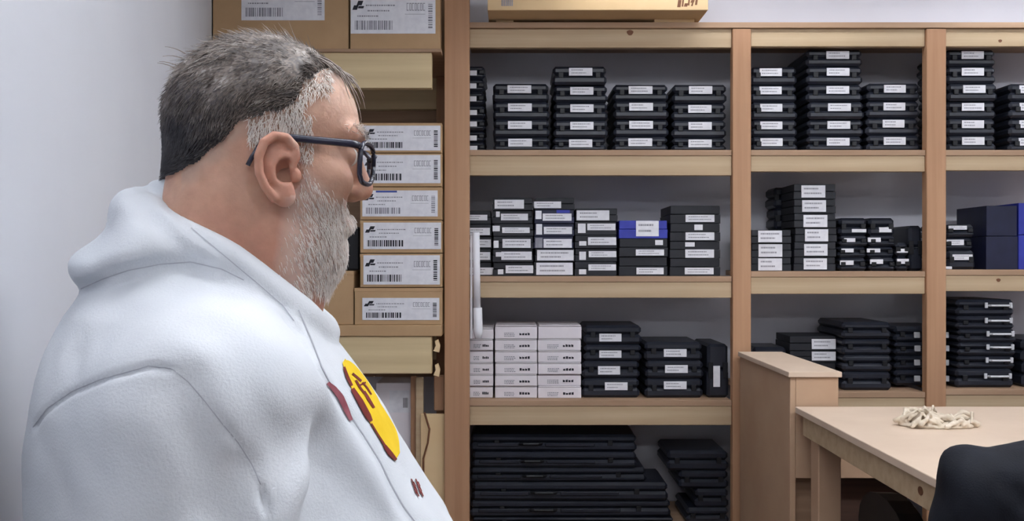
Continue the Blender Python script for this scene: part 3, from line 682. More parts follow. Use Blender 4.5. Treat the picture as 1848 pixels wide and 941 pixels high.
# ------------------------------------------------------------------ the man
# body coordinates: x to the right (his front), y away from the camera, z relative to camera height
CYM = 0.95
person = None
LZ = np.array([-0.68, -0.60, -0.50, -0.40, -0.279, -0.184, -0.136, -0.1125, -0.077, -0.053, -0.029, 0.0, 0.05, 0.09])
LB = np.array([-0.440, -0.460, -0.475, -0.483, -0.484, -0.489, -0.485, -0.479, -0.466, -0.456, -0.441, -0.420, -0.39, -0.375])
LF = np.array([-0.110, -0.060, -0.028, -0.022, -0.068, -0.126, -0.155, -0.171, -0.197, -0.211, -0.222, -0.232, -0.25, -0.27])
LW = np.array([0.20, 0.215, 0.230, 0.235, 0.225, 0.215, 0.207, 0.200, 0.182, 0.166, 0.142, 0.110, 0.075, 0.06])
YAW = math.radians(14); PIV = np.array([-0.29, CYM, 0.0])
def rotz(v, a):
    q = np.asarray(v, float) - PIV; ca, sa = math.cos(a), math.sin(a)
    return np.stack([q[..., 0] * ca - q[..., 1] * sa, q[..., 0] * sa + q[..., 1] * ca, q[..., 2]], -1) + PIV
def loc_(p): return rotz(p, -YAW).astype(np.float32)
def torso(p, grow=0.0):
    z = p[:, 2]; bk = np.interp(z, LZ, LB); fr = np.interp(z, LZ, LF); w = np.interp(z, LZ, LW)
    a = (fr - bk) / 2 + grow; c_ = (fr + bk) / 2; w = w + grow
    u = np.abs(p[:, 0] - c_) / a; v = np.abs(p[:, 1] - CYM) / w
    r = (u ** 2.3 + v ** 2.3) ** (1 / 2.3)
    d = (r - 1) * np.minimum(a, w)
    return np.maximum(d, np.maximum(z - 0.08 - grow, -0.66 - z - grow))
def mir(pt): return (pt[0], 2 * CYM - pt[1], pt[2])
SHO, ELB, WRI = (-0.310, 0.785, -0.135), (-0.315, 0.748, -0.40), (-0.240, 0.735, -0.64)
def arms(p, grow=0.0):
    d = None
    for q in (lambda t: t, mir):
        a = np.minimum(cap(p, q(SHO), q(ELB), 0.098 + grow, 0.082 + grow), cap(p, q(ELB), q(WRI), 0.082 + grow, 0.055 + grow))
        d = a if d is None else np.minimum(d, a)
    return d
def hoodsdf(p):
    hb = rot_ell(p, (-0.374, CYM, 0.006), (0.068, 0.138, 0.042), 0.58)
    hb = smin(hb, rot_ell(p, (-0.340, CYM, 0.008), (0.085, 0.126, 0.036), -0.50), 0.02)
    hb = smin(hb, ell(p, (-0.408, CYM, -0.008), (0.045, 0.108, 0.027)), 0.02)
    tt = np.linspace(0, 2 * math.pi, 25); ring = []
    for t in tt:
        ca, sa = math.cos(t), math.sin(t)
        ring.append((-0.300 + 0.094 * ca, 0.940 + 0.104 * sa, -0.016 - 0.066 * ca + 0.012 * sa * sa + 0.002 * ca * ca))
    rr = [0.021 + 0.003 * (1 - math.cos(t)) / 2 for t in tt]
    return hb, chain(p, ring, rr)
def cloth_disp(p):
    q = np.stack([p[:, 0] * .8 + p[:, 2] * .6, p[:, 1], p[:, 2] * .8 - p[:, 0] * .6], 1)
    n = 0.0045 * vnoise(q * np.array([1.5, 1, 0.6], np.float32), 14, 3) + 0.0020 * vnoise(q * np.array([1.4, 1, .7], np.float32), 30, 5)
    return n
FOLDS = []
def hoodie(pw):
    p = loc_(pw); t = torso(p); a = arms(p)
    d = smin(t, a, 0.030)
    hb, ring = hoodsdf(p)
    d = smin(d, hb, 0.004)
    d = smin(d, ring, 0.006)
    neck = cap(p, (-0.262, 0.930, 0.16), (-0.300, 0.94, -0.02), 0.062, 0.062)
    d = smax(d, -neck, 0.008)
    d = d + cloth_disp(p)
    for (pts, wd, dep) in FOLDS:
        s = seg_dist(pw, pts); d = d + dep * np.exp(-(s / wd) ** 2)
    return d
def trace(px, py, fn, t0=0.4, t1=2.0):
    dr = np.array([(px - CX) / F, 1.0, -(py - CY) / F]); t = t0
    for _ in range(300):
        d = float(fn((dr * t)[None].astype(np.float32))[0])
        if abs(d) < 0.0004: return dr * t
        t += d * 0.5
        if t > t1: return None
    return dr * t
def tr_line(pts):
    out = [trace(x, y, hoodie) for x, y in pts]; return [o for o in out if o is not None]
SEAM = tr_line([(60, 772), (85, 738), (130, 707), (180, 686), (230, 672), (268, 661), (310, 666), (340, 690), (370, 725), (400, 764), (430, 800), (455, 840), (470, 875), (480, 915), (482, 950)])
FRONT = tr_line([(520, 575), (545, 610), (575, 660), (602, 702), (632, 748), (660, 790), (685, 830), (705, 872), (725, 910), (750, 945)])
HOODC = tr_line([(146, 522), (185, 504), (232, 488), (290, 477), (345, 473), (400, 486), (440, 506)])
HOODT = tr_line([(248, 352), (275, 385), (305, 425), (340, 455), (362, 470)])
HOODL = tr_line([(300, 368), (345, 412), (400, 458), (460, 508), (510, 552), (545, 600)])
f1 = tr_line([(590, 815), (606, 860), (612, 900), (610, 945)]); f2 = tr_line([(568, 800), (548, 850), (522, 900), (505, 945)])
f3 = tr_line([(400, 600), (450, 700), (500, 790)]); f4 = tr_line([(620, 850), (660, 900), (690, 945)])
f5 = tr_line([(330, 700), (360, 800), (380, 900)]); f6 = tr_line([(440, 850), (400, 945)])
FOLDS += [(HOODC, 0.0055, 0.014), (HOODT, 0.010, 0.006), (f1, 0.028, 0.032), (f2, 0.015, -0.016), (f3, 0.022, 0.005), (f4, 0.022, 0.009), (f5, 0.018, 0.008), (f6, 0.016, 0.009), (FRONT, 0.006, 0.007), (HOODL, 0.005, 0.005)]
FOLDS = [f for f in FOLDS if len(f[0]) > 1]
hv, hf = polygonise(hoodie, (-0.60, 0.60, -0.70), (0.04, 1.30, 0.13), 0.0038)
hv = relax(hv, hf, 1, 0.4); hn = vnormals(hv, hf)
sd = seg_dist(hv.astype(np.float32), SEAM); hv = hv - hn * (0.0050 * np.exp(-(sd / 0.0030) ** 2))[:, None]
OFFM = np.array([0, 0, H])

# --- head, local frame: x forward, y to his left (away), z up, origin between the ears
TH = math.radians(18); ct, st_ = math.cos(TH), math.sin(TH)
HO = np.array([(498 - CX) / 1739.0, 0.92, (CY - 300) / 1739.0])
def h2w(v):
    v = np.asarray(v, float); return np.stack([v[..., 0] * ct - v[..., 1] * st_, v[..., 0] * st_ + v[..., 1] * ct, v[..., 2]], -1) + HO + OFFM
def earpt(u, v, s): return (0.000 + u * .86, s * (0.0715 + 0.005 + (0.020 - u) * 0.30), v * .86 - .013)
def ear(p, s): return culled(p, (-.03, min(s * .065, s * .10), -.055), (.03, max(s * .065, s * .10), .03), 0.012, lambda q: ear_(q, s))
def ear_(p, s):
    hel = [(.012, .004), (.017, .016), (.015, .028), (.006, .037), (-.007, .038), (-.018, .030), (-.024, .014), (-.023, -.004), (-.017, -.018), (-.008, -.030)]
    plate = None
    for (u, v, r) in ((-.004, .020, .017), (-.009, .004, .016), (-.006, -.012, .014), (.002, -.022, .012), (.004, .012, .014)):
        e_ = earpt(u, v, s); q = ell(p, (e_[0], e_[1] - s * 0.004, e_[2]), (r * .86, 0.0055, r * .86)); plate = q if plate is None else smin(plate, q, .006)
    d = plate
    e_ = earpt(.005, -.002, s); d = smax(d, -ell(p, (e_[0], e_[1] + s * .003, e_[2]), (.0105, .011, .0135)), .002)      # concha
    sca = [(.010, .024), (.002, .029), (-.009, .026), (-.0165, .012), (-.0165, -.003), (-.011, -.016)]
    d = smax(d, -chain(p, [(lambda e: (e[0], e[1] + s * .0035, e[2]))(earpt(u, v, s)) for u, v in sca], [.0030, .0038, .0042, .0042, .004, .003]), .002)
    d = smin(d, chain(p, [(lambda e: (e[0], e[1] + s * .001, e[2]))(earpt(u, v, s)) for u, v in hel], [.003, .0042, .0046, .0046, .0046, .0046, .0044, .0042, .0042, .0045]), .002)
    d = smin(d, chain(p, [earpt(u, v, s) for u, v in ((.006, .018), (-.005, .015), (-.0105, .004), (-.0085, -.010), (.000, -.0175), (.009, -.0165))], [.0026, .003, .0036, .0036, .0036, .0042]), .002)
    e_ = earpt(.004, -.028, s); d = smin(d, ell(p, e_, (.0105, .0055, .0105)), .005)
    e_ = earpt(.0165, -.004, s); d = smin(d, ell(p, (e_[0], e_[1] - s * .001, e_[2]), (.0055, .005, .0075)), .003)
    return d
def head(p, ears=True):
    d = ell(p, (-.014, 0, .041), (.092, .074, .086))
    d = smin(d, ell(p, (.026, 0, .045), (.056, .064, .062)), .02)
    d = smin(d, ell(p, (.021, 0, -.02), (.053, .063, .062)), .02)
    d = smin(d, ell(p, (.011, 0, -.078), (.055, .060, .042)), .03)
    d = smin(d, ell(p, (.044, 0, -.098), (.022, .028, .020)), .02)
    d = smin(d, cap(p, (-.040, 0, -.040), (-.070, 0.01, -.24), .070, .076), .03)
    d = smin(d, cap(p, (.0, 0, -.10), (-.035, 0.01, -.24), .056, .068), .025)
    for s in (-1, 1):
        d = smin(d, ell(p, (.046, s * .044, -.018), (.027, .022, .022)), .018)
        d = smin(d, cap(p, (.070, s * .046, .030), (.080, s * .010, .030), .009, .011), .012)
        d = smax(d, -ell(p, (.088, s * .032, .008), (.016, .019, .015)), .012)
        d = smin(d, ell(p, (.064, s * .031, .009), (.0155, .0165, .0125)), .004)
        d = smin(d, ell(p, (.080, s * .0105, -.027), (.010, .008, .0085)), .006)
        d = smin(d, cap(p, (.066, s * .022, -.062), (.0715, 0, -.060), .006, .0075), .006)
    d = smin(d, cap(p, (.076, 0, .020), (.089, 0, -.018), .008, .0100), .010)
    d = smin(d, ell(p, (.0885, 0, -.023), (.0115, .0115, .0105)), .006)
    if ears: d = smin(d, np.minimum(ear(p, -1), ear(p, 1)), .003)
    return d
kv, kf = polygonise(head, (-.18, -.125, -.24), (.13, .125, .14), 0.0017)
kv = relax(kv, kf, 1, 0.25); kn_ = vnormals(kv, kf)
HB = np.array([(-.14, -.020), (-.10, -.014), (-.078, -.006), (-.058, .012), (-.036, .034), (-.012, .042), (.014, .054), (.026, .080), (.050, .096), (.10, .112)])
def hairline(v): return v[:, 2] - np.interp(v[:, 0], HB[:, 0], HB[:, 1]) + 0.004 * vnoise(v.astype(np.float32), 90, 9)
def beardness(v):
    x, y, z = v[:, 0], v[:, 1], v[:, 2]
    top = np.interp(x, [.0, .012, .030, .050, .070, .09], [.03, .022, -.008, -.028, -.036, -.040])
    backx = np.interp(z, [-.16, -.13, -.10, -.05, .0, .03], [.015, -.002, -.008, .000, .004, .006])
    a = np.minimum((top - z) / .014, (x - backx) / .016)
    a = np.minimum(a, (z + .138) / .01)
    nosey = (np.abs(y) < .018) & (z > -.036) & (x > .082)
    a = np.where(nosey, -1, a); return np.clip(a, 0, 1) * (np.linalg.norm(v - np.array([.0, -.08, -.013]), axis=1) > .026)
sk = np.array(srgb(200, 160, 138)[:3]); red = np.array(srgb(192, 132, 112)[:3]); pale = np.array(srgb(208, 172, 152)[:3]); scalp = np.array(srgb(118, 108, 104)[:3]); bsk = np.array(srgb(222, 194, 180)[:3])
col = np.tile(sk, (len(kv), 1)); n1 = (vnoise(kv.astype(np.float32), 40, 2) * .5 + .5)[:, None]
col = col * (1 - .35 * n1) + red * .35 * n1
def blend(col, c_, w): return col * (1 - w[:, None]) + c_ * w[:, None]
dear = np.minimum(np.abs(ear(kv.astype(np.float32), -1)), np.abs(ear(kv.astype(np.float32), 1))); col = blend(col, red, np.clip(1 - dear / .006, 0, 1) * .6)
dn = np.linalg.norm(kv - np.array([.095, 0, -.02]), axis=1); col = blend(col, red, np.clip(1 - dn / .03, 0, 1) * .7)
col = blend(col, red, np.clip((-.03 - kv[:, 2]) / .05, 0, 1) * .55)
col = blend(col, pale, np.clip((kv[:, 2] - .03) / .03, 0, 1) * .6)
hl = hairline(kv); col = blend(col, scalp, np.clip(hl / .008, 0, 1) * .9)
col = blend(col, np.array(srgb(176, 160, 150)[:3]), np.clip(1 - np.abs(hl + .006) / .016, 0, 1) * .45 * (kv[:, 0] > -.09))
bd = beardness(kv); col = blend(col, bsk, bd * .8)
# the clothed body below, coarser, in the same skin mesh
def under(p):
    p = loc_(p)
    d = smin(torso(p, -0.042), arms(p, -0.034), .02)
    for q in (lambda t: t, mir):
        hip, kne, ank = q((-0.290, 0.855, -0.62)), q((-0.262, 0.845, -0.98)), q((-0.300, 0.840, -1.34))
        d = smin(d, np.minimum(cap(p, hip, kne, .088, .058), cap(p, kne, ank, .056, .036)), .02)
        d = smin(d, cap(p, ank, q((-0.170, 0.830, -1.385)), .036, .028), .02)
        w = np.array(WRI)
        P_ = lambda x, y, z: q((w[0] + x, w[1] + y, w[2] + z))
        d = smin(d, cap(p, P_(-.01, 0, .06), P_(.006, 0, -.01), .030, .026), .01)
        palm = np.minimum(cap(p, P_(-.018, 0, -.03), P_(-.022, .004, -.085), .017, .015), cap(p, P_(.022, 0, -.03), P_(.028, .004, -.085), .017, .015))
        palm = smin(palm, cap(p, P_(0, 0, -.02), P_(.003, .003, -.088), .019, .016), .02); d = smin(d, palm, .015)
        for (fx, ln) in ((-.024, .058), (-.007, .072), (.011, .078), (.029, .070)):
            d = smin(d, chain(p, [P_(fx, .003, -.085), P_(fx * 1.08 + .004, .008, -.085 - ln * .45), P_(fx * 1.1 + .006, .018, -.085 - ln * .78), P_(fx * 1.1 + .005, .028, -.085 - ln)], [.0095, .0088, .008, .0068]), .004)
        d = smin(d, chain(p, [P_(.028, .004, -.030), P_(.052, .012, -.055), P_(.062, .020, -.085), P_(.062, .026, -.105)], [.014, .0115, .010, .008]), .008)
    return d
uv, uf = polygonise(under, (-.58, .58, -1.43), (.02, 1.32, .12), 0.006)
allv = np.concatenate([h2w(kv), uv + OFFM]); allf = np.concatenate([kf, uf + len(kv)])
bme = np_mesh('person', allv, allf); tint_attr(bme, np.concatenate([col, np.tile(sk, (len(uv), 1))]))
person = link('person', bme, 'skin')
tag(person, 'man in white hooded sweatshirt and dark glasses leaning by the wall', 'person')
hood_o = link('hoodie', np_mesh('hoodie', hv + OFFM, hf), 'hoodie', person)
def trousers(p):
    p = loc_(p)
    d = smax(torso(p, 0.004), p[:, 2] + 0.56, .01)
    for q in (lambda t: t, mir):
        hip, kne, ank = q((-0.290, 0.850, -0.62)), q((-0.262, 0.842, -0.98)), q((-0.300, 0.838, -1.33))
        d = smin(d, np.minimum(cap(p, hip, kne, .112, .082), cap(p, kne, ank, .082, .066)), .03)
    return d + 0.004 * vnoise(p, 18, 4)
tv, tf = polygonise(trousers, (-.58, .66, -1.42), (.02, 1.24, -.5), 0.009)
link('trousers', np_mesh('trousers', tv + OFFM, tf), 'jeans', person)
for yy in (0.838, 2 * CYM - 0.838):
    def shoe(p):
        p = loc_(p)
        d = smin(ell(p, (-.25, yy, -1.375), (.10, .046, .042)), ell(p, (-.155, yy, -1.388), (.085, .047, .030)), .03)
        return smax(d, -1.419 - p[:, 2], .004)
    sv, sf = polygonise(shoe, (-.42, yy - .16, -1.43), (-.0, yy + .16, -1.30), 0.006)
    link('shoe', np_mesh('shoe', sv + OFFM, sf), 'shoe', person)

# --- hair, beard, brows as real strands
def strands(name, roots, dirs, lens, widths, cols, curl, parent, seg=4, lift=0.0, norms=None, capv=None):
    n = len(roots); t = np.linspace(0, 1, seg + 1); nrm = norms
    path = np.zeros((n, seg + 1, 3)); path[:, 0] = roots; d = dirs.copy()
    for k in range(1, seg + 1):
        d = d + curl * rng.normal(size=(n, 3)) * .5 + np.array([0, 0, -.08]); 
        d = d / np.linalg.norm(d, axis=1, keepdims=True)
        q = path[:, k - 1] + d * (lens / seg)[:, None]
        s = head(q.astype(np.float32), False)                       # stay above the scalp
        q = q + nrm * np.clip(0.0015 + lift * k / seg - s, 0, .006)[:, None]
        path[:, k] = q
    side = np.cross(dirs, nrm); side /= (np.linalg.norm(side, axis=1, keepdims=True) + 1e-9)
    V = np.zeros((n, seg + 1, 3, 3)); 
    for k in range(seg + 1):
        w = widths * (1 - .75 * t[k] ** 2)
        V[:, k, 0] = path[:, k] + side * w[:, None]; V[:, k, 1] = path[:, k] - side * w[:, None]; V[:, k, 2] = path[:, k] + nrm * (w * 1.2)[:, None]
    idx = np.arange(n * (seg + 1) * 3).reshape(n, seg + 1, 3); fs = []
    for k in range(seg):
        for a in range(3):
            b_ = (a + 1) % 3; fs.append(np.stack([idx[:, k, a], idx[:, k, b_], idx[:, k + 1, b_], idx[:, k + 1, a]], 1))
    v = V.reshape(-1, 3); f = np.concatenate(fs); c_ = np.repeat(cols, (seg + 1) * 3, axis=0)
    if capv is not None:
        cv, cf, cc = capv; f = np.concatenate([f, cf + len(v)]); v = np.concatenate([v, cv]); c_ = np.concatenate([c_, cc])
    me = np_mesh(name, h2w(v), f); tint_attr(me, c_); o = link(name, me, 'beard' if name in ('beard', 'temple_hair') else 'hair', parent); return o
fa = .5 * np.linalg.norm(np.cross(kv[kf[:, 2]] - kv[kf[:, 0]], kv[kf[:, 3]] - kv[kf[:, 1]]), axis=1); fc = kv[kf].mean(1)
notear = (dear > .004)
def sample(n, wgt):
    w = fa * wgt; ii = rng.choice(len(kf), n, p=w / w.sum()); a = rng.random((n, 2))
    q = kv[kf[ii]]; p = (q[:, 0] * (1 - a[:, :1]) + q[:, 1] * a[:, :1]) * (1 - a[:, 1:]) + (q[:, 3] * (1 - a[:, :1]) + q[:, 2] * a[:, :1]) * a[:, 1:]
    return p, kn_[kf[ii, 0]]
def tang(d, n): d = d - (d * n).sum(1, keepdims=True) * n; return d / (np.linalg.norm(d, axis=1, keepdims=True) + 1e-9)
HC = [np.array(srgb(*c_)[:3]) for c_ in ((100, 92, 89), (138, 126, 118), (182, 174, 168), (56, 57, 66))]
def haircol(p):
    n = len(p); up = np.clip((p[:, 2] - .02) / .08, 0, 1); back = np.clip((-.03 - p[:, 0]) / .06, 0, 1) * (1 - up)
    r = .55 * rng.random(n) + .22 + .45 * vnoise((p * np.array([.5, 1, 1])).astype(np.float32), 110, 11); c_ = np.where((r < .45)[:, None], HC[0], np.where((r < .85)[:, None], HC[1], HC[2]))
    return blend(c_, HC[3], np.clip(back * 1.1, 0, .9))  # nape darker: darker hair there, plus some shading put into the colour
hw = (hairline(fc) > 0) * notear[kf[:, 0]]
p, nn = sample(15000, hw.astype(float)); 
d0 = np.stack([-.9 + 0 * p[:, 0], np.sign(p[:, 1]) * .25, -.25 - 1.2 * np.clip((.09 - p[:, 2]) / .08, 0, 1) - .8 * np.clip((-.05 - p[:, 0]) / .05, 0, 1)], 1)
front = np.clip((p[:, 0] - .01) / .04, 0, 1)[:, None] * np.clip((p[:, 2] - .09) / .02, 0, 1)[:, None]
d0 = d0 * (1 - front) + np.array([-.9, -.35, .1]) * front
d0 = d0 + .75 * np.stack([vnoise(p.astype(np.float32), 48, k) for k in (21, 22, 23)], 1)
lift = (.20 + .15 * np.clip((p[:, 2] - .06) / .05, 0, 1))[:, None]
dd = tang(d0, nn) + nn * lift; dd /= np.linalg.norm(dd, axis=1, keepdims=True)
top = np.clip((p[:, 2] - .04) / .07, 0, 1); edge = np.clip(hairline(p) / .03, 0.35, 1)
ln = (.012 + .014 * top) * edge * rng.uniform(.7, 1.25, len(p))
hm = hl > -.001; keep = hm[kf].all(1) & notear[kf].all(1); 
cv = kv + kn_ * (np.clip(hl / .035, 0, 1) * (.0035 + .004 * np.clip((kv[:, 2] - .04) / .06, 0, 1)) + .0016 * vnoise(kv.astype(np.float32), 160, 31) * np.clip(hl / .01, 0, 1))[:, None]
ui, inv = np.unique(kf[keep], return_inverse=True); capd = (cv[ui], inv.reshape(-1, 4), haircol(cv[ui]) * .95)
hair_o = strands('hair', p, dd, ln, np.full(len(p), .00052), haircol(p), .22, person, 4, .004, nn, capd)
# loose lock over the forehead and flyaways at the crown
roots, dirs = [], []
for k in range(70):
    a_ = rng.random(); roots.append((.030 + .026 * a_ + rng.normal() * .003, -.040 + .045 * a_ + rng.normal() * .005, .108 - .012 * a_)); dirs.append((.80, -.15 + rng.normal() * .15, -.15 + rng.normal() * .12))
roots = np.array(roots); dirs = np.array(dirs); dirs /= np.linalg.norm(dirs, axis=1, keepdims=True); nl = np.tile(np.array([.75, -.2, .62]), (len(roots), 1))
p_ = roots.copy(); 
def lockmesh():
    m_ = MB()
    for r, d in zip(roots, dirs):
        pts = []; q = np.array(r); v = np.array(d); L_ = rng.uniform(.012, .034) if rng.random() < .8 else rng.uniform(.04, .07)
        for k in range(8):
            pts.append(tuple(h2w(q))); q = q + v * L_ / 7; v = v + np.array([-.06, -.02, -.30]) * (L_ / .06) + rng.normal(size=3) * .03; v /= np.linalg.norm(v)
            s = float(head(q[None].astype(np.float32), False)[0]); q = q + np.array([.7, -.3, .5]) * max(0, .003 - s)
        m_.tube(pts, [.0007] * 5 + [.0006, .0004, .0002], 4)
    for k in range(14):
        q = np.array((-.07 + rng.normal() * .02, rng.normal() * .03, .10 + rng.normal() * .01)); v = np.array((-.8, rng.normal() * .3, .25 + rng.normal() * .2)); pts = []
        for j in range(5): pts.append(tuple(h2w(q))); q = q + v * .006; v = v + np.array([0, 0, -.12])
        m_.tube(pts, [.0005, .0005, .0004, .0003, .0002], 4)
    me = m_.mesh('forelock'); tint_attr(me, np.tile(HC[1], (len(me.vertices), 1))); return me
link('forelock', lockmesh(), 'hair', person)
BC = [np.array(srgb(*c_)[:3]) for c_ in ((255, 248, 242), (244, 232, 224), (200, 182, 174))]
bw = beardness(fc) ** 1.5 * notear[kf[:, 0]] * (.2 + .8 * np.clip((fc[:, 0] - .01) / .03, 0, 1)) 
p, nn = sample(4600, bw); d0 = np.stack([.30 + 0 * p[:, 0], .1 * np.sign(p[:, 1]), -1 + 0 * p[:, 0]], 1) + .25 * np.stack([vnoise(p.astype(np.float32), 70, k) for k in (41, 42, 43)], 1)
dd = tang(d0, nn) + nn * np.interp(p[:, 0], [.05, .075], [.22, .02])[:, None]; dd /= np.linalg.norm(dd, axis=1, keepdims=True); r = rng.random(len(p))
cc = np.where((r < .6)[:, None], BC[0], np.where((r < .88)[:, None], BC[1], BC[2]))
cc = blend(cc, BC[2], np.clip((.02 - p[:, 0]) / .03, 0, 1) * .5)
ln = (.005 + .0055 * np.clip((p[:, 0] - .015) / .04, 0, 1) * np.clip((-.03 - p[:, 2]) / .03, .25, 1)) * rng.uniform(.7, 1.3, len(p)) * np.interp(p[:, 0], [.06, .08], [1, .6])
strands('beard', p, dd, ln, np.full(len(p), .00034), cc, .25, person, 4, .002, nn)
# short grey hair at the temple and the sideburn
tw = np.clip(1 - np.abs(hairline(fc) + .012) / .018, 0, 1) * (fc[:, 0] > -.03) * (fc[:, 0] < .050) * notear[kf[:, 0]] + .6 * (np.abs(fc[:, 0] - .016) < .016) * (np.abs(fc[:, 2] - .022) < .022) * notear[kf[:, 0]] * (np.abs(fc[:, 1]) > .05)
p, nn = sample(1900, tw); dd = tang(np.tile(np.array([-.1, 0, -1.]), (len(p), 1)) + .3 * rng.normal(size=(len(p), 3)), nn) + nn * .2; dd /= np.linalg.norm(dd, axis=1, keepdims=True)
strands('temple_hair', p, dd, rng.uniform(.005, .010, len(p)), np.full(len(p), .0004), np.where((rng.random(len(p)) < .6)[:, None], BC[1], BC[0]), .2, person, 3, .001, nn)
for s in (-1, 1):
    n = 130; u = rng.random(n); p = np.stack([.082 - .020 * u ** 1.5, s * (.010 + .040 * u), .031 + .006 * np.sin(u * 3) + rng.normal(size=n) * .002], 1); sdv = head(p.astype(np.float32), False); nn = np.tile(np.array([.9, s * .4, .1]), (n, 1)); nn /= np.linalg.norm(nn, axis=1, keepdims=True)
    p = p - nn * sdv[:, None]; dd = np.tile(np.array([.15, s * .8, .15]), (n, 1)) + .3 * rng.normal(size=(n, 3)); dd /= np.linalg.norm(dd, axis=1, keepdims=True)
    strands('eyebrow', p, dd, rng.uniform(.008, .014, n), np.full(n, .0004), np.where((u < .5)[:, None], HC[2], BC[1]), .15, person, 3, .001, nn)
    def eyeball(p_): return ell(p_, (.0685, s * .031, .009), (.0120, .0125, .0112))
    ev, ef = polygonise(eyeball, (.05, s * .031 - .018, -.01), (.09, s * .031 + .018, .028), .0016); link('eye', np_mesh('eye', h2w(ev), ef), 'eye', person)
    MB().tube([tuple(h2w((.0795, s * .031, .009))), tuple(h2w((.0812, s * .031, .009)))], .0052, 14).build('iris', 'iris', person)

# --- print on the chest and painted shade lines along seams and creases
from mathutils.bvhtree import BVHTree
bvh = BVHTree.FromPolygons([tuple(v) for v in hv], [tuple(f) for f in hf.tolist()])
def onto(px, py, off_):
    dr = Vector(((px - CX) / F, 1.0, -(py - CY) / F)).normalized(); hit = bvh.ray_cast(Vector((0, 0, 0)), dr)
    if hit[0] is None: return None
    n_ = hit[1] if hit[1].dot(dr) < 0 else -hit[1]
    return hit[0] + n_ * off_ + Vector(OFFM)
def resample(pts, n):
    pts = np.array(pts, float); L_ = np.r_[0, np.cumsum(np.linalg.norm(np.diff(pts, axis=0), axis=1))]; t = np.linspace(0, L_[-1], n)
    return np.stack([np.interp(t, L_, pts[:, 0]), np.interp(t, L_, pts[:, 1])], 1)
def ruled(name, A, B, nr, nc, mat, off_, mb=None):
    A, B = resample(A, nr), resample(B, nr); m_ = mb or MB(); ids = {}
    for i in range(nr):
        for j in range(nc):
            q = A[i] + (B[i] - A[i]) * j / (nc - 1); h_ = onto(q[0], q[1], off_)
            if h_ is not None: ids[(i, j)] = len(m_.v); m_.v.append(tuple(h_))
    for i in range(nr - 1):
        for j in range(nc - 1):
            k = [(i, j), (i + 1, j), (i + 1, j + 1), (i, j + 1)]
            if all(x in ids for x in k): m_.f.append(tuple(ids[x] for x in k))
    if mb is None: return m_.build(name, mat, hood_o, None, True)
def stroke(pts, w, mb, off_):
    P_ = np.array(pts, float); T = np.gradient(P_, axis=0); T /= np.linalg.norm(T, axis=1, keepdims=True); N_ = np.stack([-T[:, 1], T[:, 0]], 1) * (np.asarray(w).reshape(-1, 1) / 2)
    n = max(4, int(np.linalg.norm(np.diff(P_, axis=0), axis=1).sum() / 5)); ruled('', P_ - N_, P_ + N_, n, 3, None, off_, mb)
LE = [(617, 656), (622, 676), (632, 700), (644, 724), (658, 750), (674, 778), (690, 804), (712, 833)]
RE = [(619, 656), (640, 663), (664, 682), (688, 708), (705, 736), (717, 768), (723, 800), (713, 833)]
nr, nc = 46, 16; A_, B_ = resample(LE, nr), resample(RE, nr); tt_ = np.linspace(0, 1, nr)
hA = [onto(q[0], q[1], 0.0) for q in A_]; hB = [onto(q[0], q[1], 0.0) for q in B_]; prof = np.sin(math.pi * np.clip(tt_, .02, .98)) ** 0.7
tl = lambda v: rotz(np.array(v) - OFFM, -YAW)
wB = [(tl(b)[1] - tl(a)[1]) / p_ for a, b, p_ in zip(hA, hB, prof) if a is not None and b is not None and p_ > .5]
wm = float(np.clip(np.median(wB), .03, .09)) * 1.3; prof = np.sin(math.pi * np.clip(tt_ ** 1.15, .01, .985)) ** 0.5; fdir = Vector(rotz(PIV + np.array([-1., 0, 0]), YAW) - PIV)
m_ = MB(); ids = {}
for i in range(nr):
    if hA[i] is None: continue
    la = tl(hA[i])
    for j in range(nc):
        q = la + np.array([0, wm * prof[i] * j / (nc - 1), 0.10 * wm * prof[i] * j / (nc - 1)]); q[0] = 0.25
        hit = bvh.ray_cast(Vector(rotz(q, YAW)), fdir)
        if hit[0] is None: continue
        n_ = hit[1] if hit[1].dot(fdir) < 0 else -hit[1]
        ids[(i, j)] = len(m_.v); m_.v.append(tuple(hit[0] + n_ * 0.0010 + Vector(OFFM)))
for i in range(nr - 1):
    for j in range(nc - 1):
        k = [(i, j), (i + 1, j), (i + 1, j + 1), (i, j + 1)]
        if all(x in ids for x in k): m_.f.append(tuple(ids[x] for x in k))
m_.build('emblem', 'yellow', hood_o, None, True)
mb = MB(); stroke([(619, 664), (625, 682), (633, 698)], [4, 6, 5], mb, .0015); stroke([(634, 703), (648, 726), (662, 752), (668, 762)], [7, 11, 11, 6], mb, .0015)
stroke([(668, 766), (680, 786), (694, 808)], [3, 3, 4], mb, .0015); stroke([(692, 806), (702, 820), (713, 832)], [6, 9, 5], mb, .0015); mb.build('emblem_outline', 'darkred', hood_o, None, True)
mb = MB(); stroke([(655, 708), (663, 722), (673, 738)], [4, 6, 4], mb, .0016); stroke([(634, 676), (644, 684), (650, 690)], 4, mb, .0016); stroke([(640, 688), (648, 702), (656, 712)], 4, mb, .0016)
stroke([(652, 692), (660, 701), (668, 714)], 3, mb, .0016); stroke([(646, 698), (652, 695), (658, 692)], 3, mb, .0016); mb.build('emblem_lettering', 'darkred', hood_o, None, True)
mb = MB(); stroke([(589, 692), (600, 702), (613, 718), (622, 738), (632, 760)], [7, 10, 11, 11, 7], mb, .0015); mb.build('emblem_tail', 'mutedred', hood_o, None, True)
mb = MB()
for k in range(4):
    for q in range(3): stroke([(740 + 4 * k + 3 * q, 866 + 9 * q + 5 * (k % 2)), (742 + 4 * k + 3 * q, 870 + 9 * q + 5 * (k % 2)), (744 + 4 * k + 3 * q, 875 + 9 * q + 5 * (k % 2))], 2.2, mb, .0014)
mb.build('small_lettering', 'darkred', hood_o, None, True)
